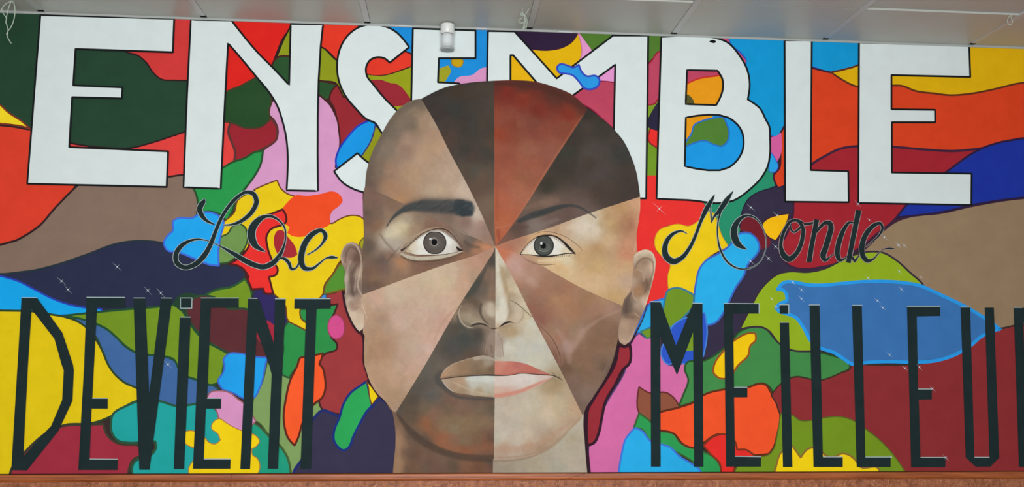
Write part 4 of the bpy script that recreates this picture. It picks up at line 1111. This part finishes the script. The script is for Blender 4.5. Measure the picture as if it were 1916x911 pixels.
detail('face_outline', 'plum outline of the left ear and jaw', face, [
    ('line', (52, 28, 36), '@G 43,425,9 55,480,17 70,560,17 100,640,17 140,715,17 178,757,17 203,768,15 208,840,11 @13 806,10,9 818,45,8 840,112,8 900,212,7 960,272,6 1012,342,4')])
detail('face_outline', 'plum outline of the right jaw and neck', face, [
    ('line', (52, 28, 40), '@H 258,760,6 285,784,14 320,788,14 350,765,12 395,680,10 440,590,8 472,500,5'),
    ('line', (50, 28, 40), '@23 750,-10,10 680,120,16 600,250,22 545,345,26 536,420,26 545,560,26 555,700,26 568,830,26')])
for _it in [
    ('line', (176, 118, 92), '@F 30,440,3 110,427,6 190,400,2'),
    ('line', (104, 86, 70), '@I 688,440,3 740,468,5 800,520,5 852,568,3'),
    ('line', (46, 38, 36), '@I 610,642,3 640,620,13 685,604,12 716,608,3'),
    ('line', (146, 126, 110), '@I 598,680,3 625,740,5 638,860,3'),
    ('line', (150, 134, 120), '@I 548,680,3 518,750,4 506,840,3'),
    ('line', (58, 52, 48), '@I 394,636,5 440,620,13 490,620,12 532,640,5'),
    ('line', (124, 96, 72), '@F 395,506,2 460,480,5 540,476,6 640,500,5 740,550,5 820,612,5 862,660,2'),
    ('line', (134, 106, 78), '@F 275,700,3 340,750,6 420,780,7 500,790,8 610,782,3'),
    ('line', (168, 154, 134), '@I 335,478,3 313,520,7 316,570,9 345,620,10 385,643,8 420,646,3'),
    ('line', (152, 132, 114), '@E 940,478,3 1060,545,8 1180,592,9 1385,682,4'),
    ('line', (84, 62, 58), '@I 540,646,4 570,653,11 595,648,4'),
    ('line', (118, 86, 70), '@22 165,590,3 250,660,6 320,760,8 350,850,7 352,905,3'),
    ('line', (204, 176, 150), '@G 190,490,3 214,580,7 238,645,3')]:
    detail('crease', None, face, [_it])
random.seed(5)
# left eye
brush('s1', (205, 188, 160), '@E 440,740,50 500,690,60 560,640,40', 0.5, 1.0)
brush('s1', (120, 104, 92), '@E 440,740,8 560,620,14 700,535,20 820,522,18 920,585,16 1000,655,12 1055,730,8', 0.6, 0.9)
facet('eye', 'white of the left eye', 's1', '@E 438,742 480,690 560,620 640,560 700,530 800,515 870,540 930,588 1000,652 1062,732 1000,748 900,768 800,778 650,778 520,775',
      '@E 460,735,180,160,130 540,700,214,202,182 600,640,226,224,214 620,740,222,218,208 900,640,226,224,216 960,700,206,200,190 1040,728,150,130,116 900,740,214,208,198', step=1.6, amp=3)
detail('iris', 'brown grey iris of the left eye', face, [
    ('fill', (58, 52, 50), disc('E', 760, 652, 124, 124, 536, 772)),
    ('fill', (90, 82, 76), disc('E', 760, 652, 112, 112, 538, 764)),
    ('fill', (100, 92, 86), oval('E', 757, 650, 66, 66)), ('fill', (134, 127, 121), oval('E', 757, 648, 42, 42)),
    ('fill', (16, 15, 16), oval('E', 755, 645, 32, 33)), ('fill', (196, 196, 192), oval('E', 714, 612, 14, 12)),
    ('line', (170, 166, 160), '@E 725,610,6 745,600,5 775,606,4')])
detail('eyelid', 'lashes and lid lines of the left eye', face, [
    ('line', (58, 44, 38), '@E 400,735,24 440,712,12 500,664,5 560,608,5 640,548,6 720,517,6 800,500,9 880,516,10 940,558,7 1000,632,5 1068,735,3'),
    ('line', (168, 148, 124), '@E 400,700,10 470,640,14 560,580,12 650,530,10 720,508,6'),
    ('line', (44, 36, 32), '@E 990,690,6 1010,720,30 1062,734,4'),
    ('line', (184, 174, 154), '@E 398,765,14 470,800,34 560,818,40 700,815,40 850,798,34 980,768,22 1064,738,6'),
    ('line', (96, 76, 64), '@E 440,748,4 560,780,6 700,782,7 850,776,6 1000,752,4'),
    ('line', (84, 66, 54), '@E 400,790,6 480,832,8 580,852,8 720,852,8 880,826,6 1060,760,4')] +
    [('line', (124, 104, 88), '@E %d,%d,4 %d,%d,2' % (x, 800 + 22 * math.sin((x - 440) / 560 * 3.1), x - 6, 836 + 22 * math.sin((x - 440) / 560 * 3.1))) for x in range(480, 820, 31)] +
    [('line', (60, 46, 40), '@E %d,%d,6 %d,%d,2' % (x, 735 - (x - 430) * 0.86, x - 14, 714 - (x - 430) * 0.86)) for x in range(430, 620, 27)])
# right eye
brush('s2', (150, 136, 122), '@F 275,685,6 330,620,10 440,535,16 560,525,16 660,580,12 760,680,10', 0.5, 0.9)
facet('eye', 'white of the right eye', 's2', '@F 272,686 320,622 380,562 440,527 520,515 600,530 660,572 720,630 772,686 700,682 600,692 500,702 420,697 340,692',
      '@F 310,670,220,200,172 370,640,224,214,196 380,580,220,214,200 620,620,226,222,212 690,665,216,200,172 600,660,226,222,212', step=1.6, amp=3)
detail('iris', 'grey green iris of the right eye', face, [
    ('fill', (44, 47, 45), disc('F', 491, 608, 96, 99, 516, 702)),
    ('fill', (76, 79, 74), disc('F', 491, 608, 85, 88, 522, 694)),
    ('fill', (96, 99, 91), oval('F', 500, 625, 52, 46)), ('fill', (80, 84, 80), oval('F', 488, 606, 40, 38)),
    ('fill', (14, 14, 15), oval('F', 486, 608, 25, 27)), ('fill', (212, 216, 214), oval('F', 468, 586, 11, 13)),
    ('line', (134, 136, 126), '@F 445,650,5 480,660,7 530,655,5')])
detail('eyelid', 'dark lashes of the right eye', face, [
    ('line', (46, 38, 34), '@F 268,688,8 310,626,4 380,556,5 440,521,9 520,509,14 600,520,14 670,566,16 730,628,26 792,690,6'),
    ('line', (40, 36, 34), '@F 268,690,6 350,692,5 430,702,10 520,708,14 620,697,10 700,682,8 785,682,6')] +
    [('line', (50, 42, 38), '@F %d,%d,4 %d,%d,1.5' % (x, 520 + max(0, x - 560) * 0.72, x + 14, 500 + max(0, x - 560) * 0.72)) for x in range(590, 780, 17)] +
    [('line', (50, 42, 38), '@F %d,%d,4 %d,%d,1.5' % (x, 706 - abs(x - 530) * 0.06, x + 6, 722 - abs(x - 530) * 0.06)) for x in range(430, 740, 18)])
# mouth
brush('l1', (180, 168, 152), '@J 560,290,40 660,275,40 770,300,30', 0.7, 1.0)
brush('l1', (118, 98, 82), '@J 210,492,10 400,468,20 600,450,26 770,440,30', 0.6, 1.0)
brush('l1', (176, 140, 110), '@J 220,470,30 300,400,40', 0.5, 1.0)
brush('l1', (188, 172, 156), '@J 215,440,5 300,358,6 450,300,6 580,265,6 660,258,6', 0.6, 0.8)
facet('lip', 'brown left half of the upper lip', 'l1', '@J 193,492 205,455 250,395 310,352 450,300 580,265 650,255 720,268 772,285 770,463 600,465 400,482 210,508',
      '@J 230,460,170,134,104 320,420,160,132,106 450,380,146,120,94 600,350,138,116,94 700,330,160,145,128 740,400,112,90,70 600,430,128,106,84 450,440,150,122,96', step=1.7, lims=60)
brush('l2', (204, 190, 170), '@J 775,300,40 900,295,30 1010,310,14', 0.8, 0.8)
brush('l2', (168, 90, 76), '@J 780,460,14 950,455,14 1050,435,16 1200,445,12', 0.5, 0.9)
facet('lip', 'coral red right half of the upper lip', 'l2', '@J 772,300 850,316 960,318 1100,345 1250,408 1395,470 1200,458 1050,446 950,462 860,470 772,468',
      '@J 800,400,194,124,106 900,380,188,112,97 1000,370,180,106,94 1000,420,188,114,98 1150,410,184,106,90 1300,448,186,116,100 850,350,196,134,116', step=1.7, lims=60)
brush('l3', (202, 204, 196), '@J 470,510,30 600,505,60 740,510,70', 0.6, 1.0)
brush('l3', (194, 176, 150), '@J 330,540,20 460,600,30 620,655,30 770,680,24', 0.5, 1.0)
brush('l3', (208, 204, 196), '@J 205,520,6 250,580,8 320,635,7', 0.6, 0.7)
facet('lip', 'pale grey left half of the lower lip', 'l3', '@J 205,515 400,485 600,470 770,470 768,702 650,692 480,670 320,637 250,582',
      '@J 260,540,170,148,126 340,560,160,132,108 400,530,178,150,124 440,620,158,132,106 550,560,190,188,176 550,500,196,198,190 700,520,196,198,188 700,600,188,184,170 600,650,168,148,122 750,650,180,170,150 730,690,150,132,108', step=1.7, lims=60)
brush('l4', (198, 128, 108), '@J 775,690,50 900,670,50 1060,630,46 1200,570,36 1370,495,12', 0.75, 1.0)
brush('l4', (214, 200, 190), '@J 800,540,90 1000,510,90 1200,480,40', 0.4, 1.0)
facet('lip', 'rosy white right half of the lower lip', 'l4', '@J 770,470 860,472 950,464 1050,450 1200,460 1400,476 1350,510 1250,568 1100,638 950,686 768,708',
      '@J 800,520,208,192,182 900,560,206,190,178 1000,500,210,198,186 1150,490,208,196,184 1300,490,202,180,168 900,620,200,160,144 800,640,204,168,148', step=1.7, lims=60)
detail('mouth_line', 'dark line between the lips', face, [
    ('line', (58, 50, 46), '@J 195,506,8 350,486,9 550,470,10 700,464,16 770,466,16 @J 860,470,8 940,465,7 1050,446,6 1200,456,7 1400,472,8 1440,486,10 1492,520,3'),
    ('line', (92, 80, 70), '@J 1380,430,3 1420,475,5 1470,500,3')])

# ------------------------------------------------------------------ small things by the ceiling
def lathe(profile, n=28):
    V, F = [], []
    for r, z in profile:
        for k in range(n):
            a = 2 * math.pi * k / n
            V.append((r * math.cos(a), r * math.sin(a), z))
    for i in range(len(profile) - 1):
        for k in range(n):
            j = (k + 1) % n
            F.append((i * n + k, i * n + j, (i + 1) * n + j, (i + 1) * n + k))
    F.append(tuple(range(n))[::-1])
    F.append(tuple(range((len(profile) - 1) * n, len(profile) * n)))
    return V, F


plastic = paint((222, 223, 218), rough=0.35, vary=0.02, spec=0.5)
core_mat = paint((222, 230, 230), rough=0.4, vary=0.03)
rim_mat = paint((170, 178, 176), rough=0.3, vary=0.03)
clear = bpy.data.materials.new('clear_plastic')
clear.use_nodes = True
_c = clear.node_tree.nodes['Principled BSDF']
_c.inputs['Base Color'].default_value = (0.98, 1.0, 1.0, 1)
_c.inputs['Roughness'].default_value = 0.12
_c.inputs['Alpha'].default_value = 0.28
_c.inputs['IOR'].default_value = 1.35

lx = float(on_wall([(837, 75)])[0, 0])
R = 0.053
lamp = empty('wall_sensor', (lx, -R - 0.012, WALL_TOP - 0.005))
tag(lamp, 'small white cylindrical fixture with clear cover over the letter E by the ceiling', 'sensor')
v, f = lathe([(R - 0.004, 0.0), (R, -0.001), (R + 0.001, -0.010), (R, -0.074), (R - 0.004, -0.078)])
link('housing', v, f, [plastic], lamp, smooth_shade=True)
v, f = box(-0.03, 0.03, R - 0.012, R + 0.010, -0.17, -0.004)
link('wall_bracket', v, f, [plastic], lamp)
v, f = lathe([(R - 0.007, -0.078), (R - 0.007, -0.083)])
link('gap_ring', v, f, [paint((70, 74, 74), vary=0)], lamp, smooth_shade=True)
v, f = lathe([(0.041, -0.083), (0.041, -0.150), (0.035, -0.166), (0.018, -0.176), (0.004, -0.179)])
link('inner_core', v, f, [core_mat], lamp, smooth_shade=True)
v, f = lathe([(R - 0.003, -0.083), (R - 0.001, -0.088), (R - 0.001, -0.196), (R - 0.004, -0.196), (R - 0.004, -0.084)])
link('clear_cover', v, f[:-2] if len(f) > 2 else f, [clear], lamp, smooth_shade=True)
v, f = lathe([(R - 0.014, -0.188), (R, -0.189), (R + 0.001, -0.198), (R - 0.004, -0.203), (R - 0.016, -0.203)])
link('bottom_rim', v, f, [rim_mat], lamp, smooth_shade=True)

string_mat = paint((176, 188, 172), rough=0.6, vary=0.08, scale=60)


def tube(name, paths, rad, mat, parent=None, n=6):
    V, F = [], []
    for P in paths:
        P = [Vector(q) for q in P]
        base = len(V)
        for i, c in enumerate(P):
            d = (P[min(i + 1, len(P) - 1)] - P[max(i - 1, 0)]).normalized()
            a = d.cross(Vector((0, 1, 0.1))).normalized()
            b = d.cross(a)
            for k in range(n):
                t = 2 * math.pi * k / n
                V.append(tuple(c + rad * (math.cos(t) * a + math.sin(t) * b)))
        for i in range(len(P) - 1):
            for k in range(n):
                j = (k + 1) % n
                F.append((base + i * n + k, base + i * n + j, base + (i + 1) * n + j, base + (i + 1) * n + k))
        F.append(tuple(base + k for k in range(n))[::-1])
        F.append(tuple(base + (len(P) - 1) * n + k for k in range(n)))
    return link(name, V, F, [mat], parent, smooth_shade=True)


def curve3(c):
    """smooth 3-D path"""
    out = []
    P = np.array(c, float)
    for i in range(len(P) - 1):
        p0, p1, p2, p3 = P[max(i - 1, 0)], P[i], P[i + 1], P[min(i + 2, len(P) - 1)]
        for s in np.linspace(0, 1, 6, endpoint=False):
            out.append(0.5 * ((2 * p1) + (-p0 + p2) * s + (2 * p0 - 5 * p1 + 4 * p2 - p3) * s * s + (-p0 + 3 * p1 - 3 * p2 + p3) * s ** 3))
    out.append(P[-1])
    return out


def hanging(label, anchor, strands, rad, dz=0.0):
    """a looped cord hung from the ceiling at one point; strands in metres sideways, forwards and down from it"""
    o = tube('ceiling_cord', [curve3([(anchor.x + x, anchor.y + y, anchor.z - z) for x, y, z in s]) for s in strands], rad, string_mat)
    return tag(o, label, 'cord')


a = on_level(21.5, 1.5, WALL_TOP)
k = (DIST + a.y) / FOC                       # metres per pixel at that depth
S1 = [[(0, 0, 0), (-12, 1, 8), (-17, 2, 18), (-12, 2, 27), (-7, 1, 34), (-7, 0, 42), (-3, 0, 52), (-2, 0, 60), (-4, 0, 64), (0, 0, 74), (5.5, 0, 82)],
      [(0, 0, 0), (-2, -2, 10), (-4, -2, 20), (-6, -1, 30), (-7, 0, 36)],
      [(0, 0, 0), (4, 2, 5), (6, 3, 16), (6, 3, 30), (4.5, 2, 42), (1, 1, 53), (-2, 0, 58), (-2.5, 0, 66)]]
hanging('pale looped cord hanging from the ceiling before dark green paint', a, [[(x * k, y * k, z * k) for x, y, z in s] for s in S1], 0.0036)
a = on_level(977.5, 16, WALL_TOP)
k = (DIST + a.y) / FOC
S2 = [[(0, 0, 0), (0, 0, 8), (3, 1, 12), (5, 1, 17), (4, 1, 27), (2, 1, 40)],
      [(2, 1, 9), (-3, 1, 9), (-3, 0, 12), (-1, 0, 15), (2, 0, 13), (6, 0, 22), (6, 0, 30)],
      [(1, 0, 18), (-6, 1, 23), (-7, 1, 27), (-3, 1, 29), (4, 1, 29), (5, 1, 38), (2, 1, 40), (0, 1, 39)],
      [(13, 0, 0), (8, 1, 9), (5, 2, 12), (8, 2, 18), (9.5, 2, 26), (8.5, 2, 36), (7, 1, 40)]]
hanging('tangled bunch of pale cord hanging from the ceiling over the letter M', a, [[(x * k, y * k, z * k) for x, y, z in s] for s in S2], 0.003)
a = on_level(1891, 27, WALL_TOP)
k = (DIST + a.y) / FOC
S3 = [[(0, 0, 0), (-5, 1, 7), (-7, 1, 14), (-6, 1, 19), (-3, 1, 22), (1, 0, 20), (3, 0, 14), (1, 0, 8), (0, 0, 0)]]
hanging('tiny pale cord loop hanging from the ceiling at the right', a, [[(x * k, y * k, z * k) for x, y, z in s] for s in S3], 0.003)
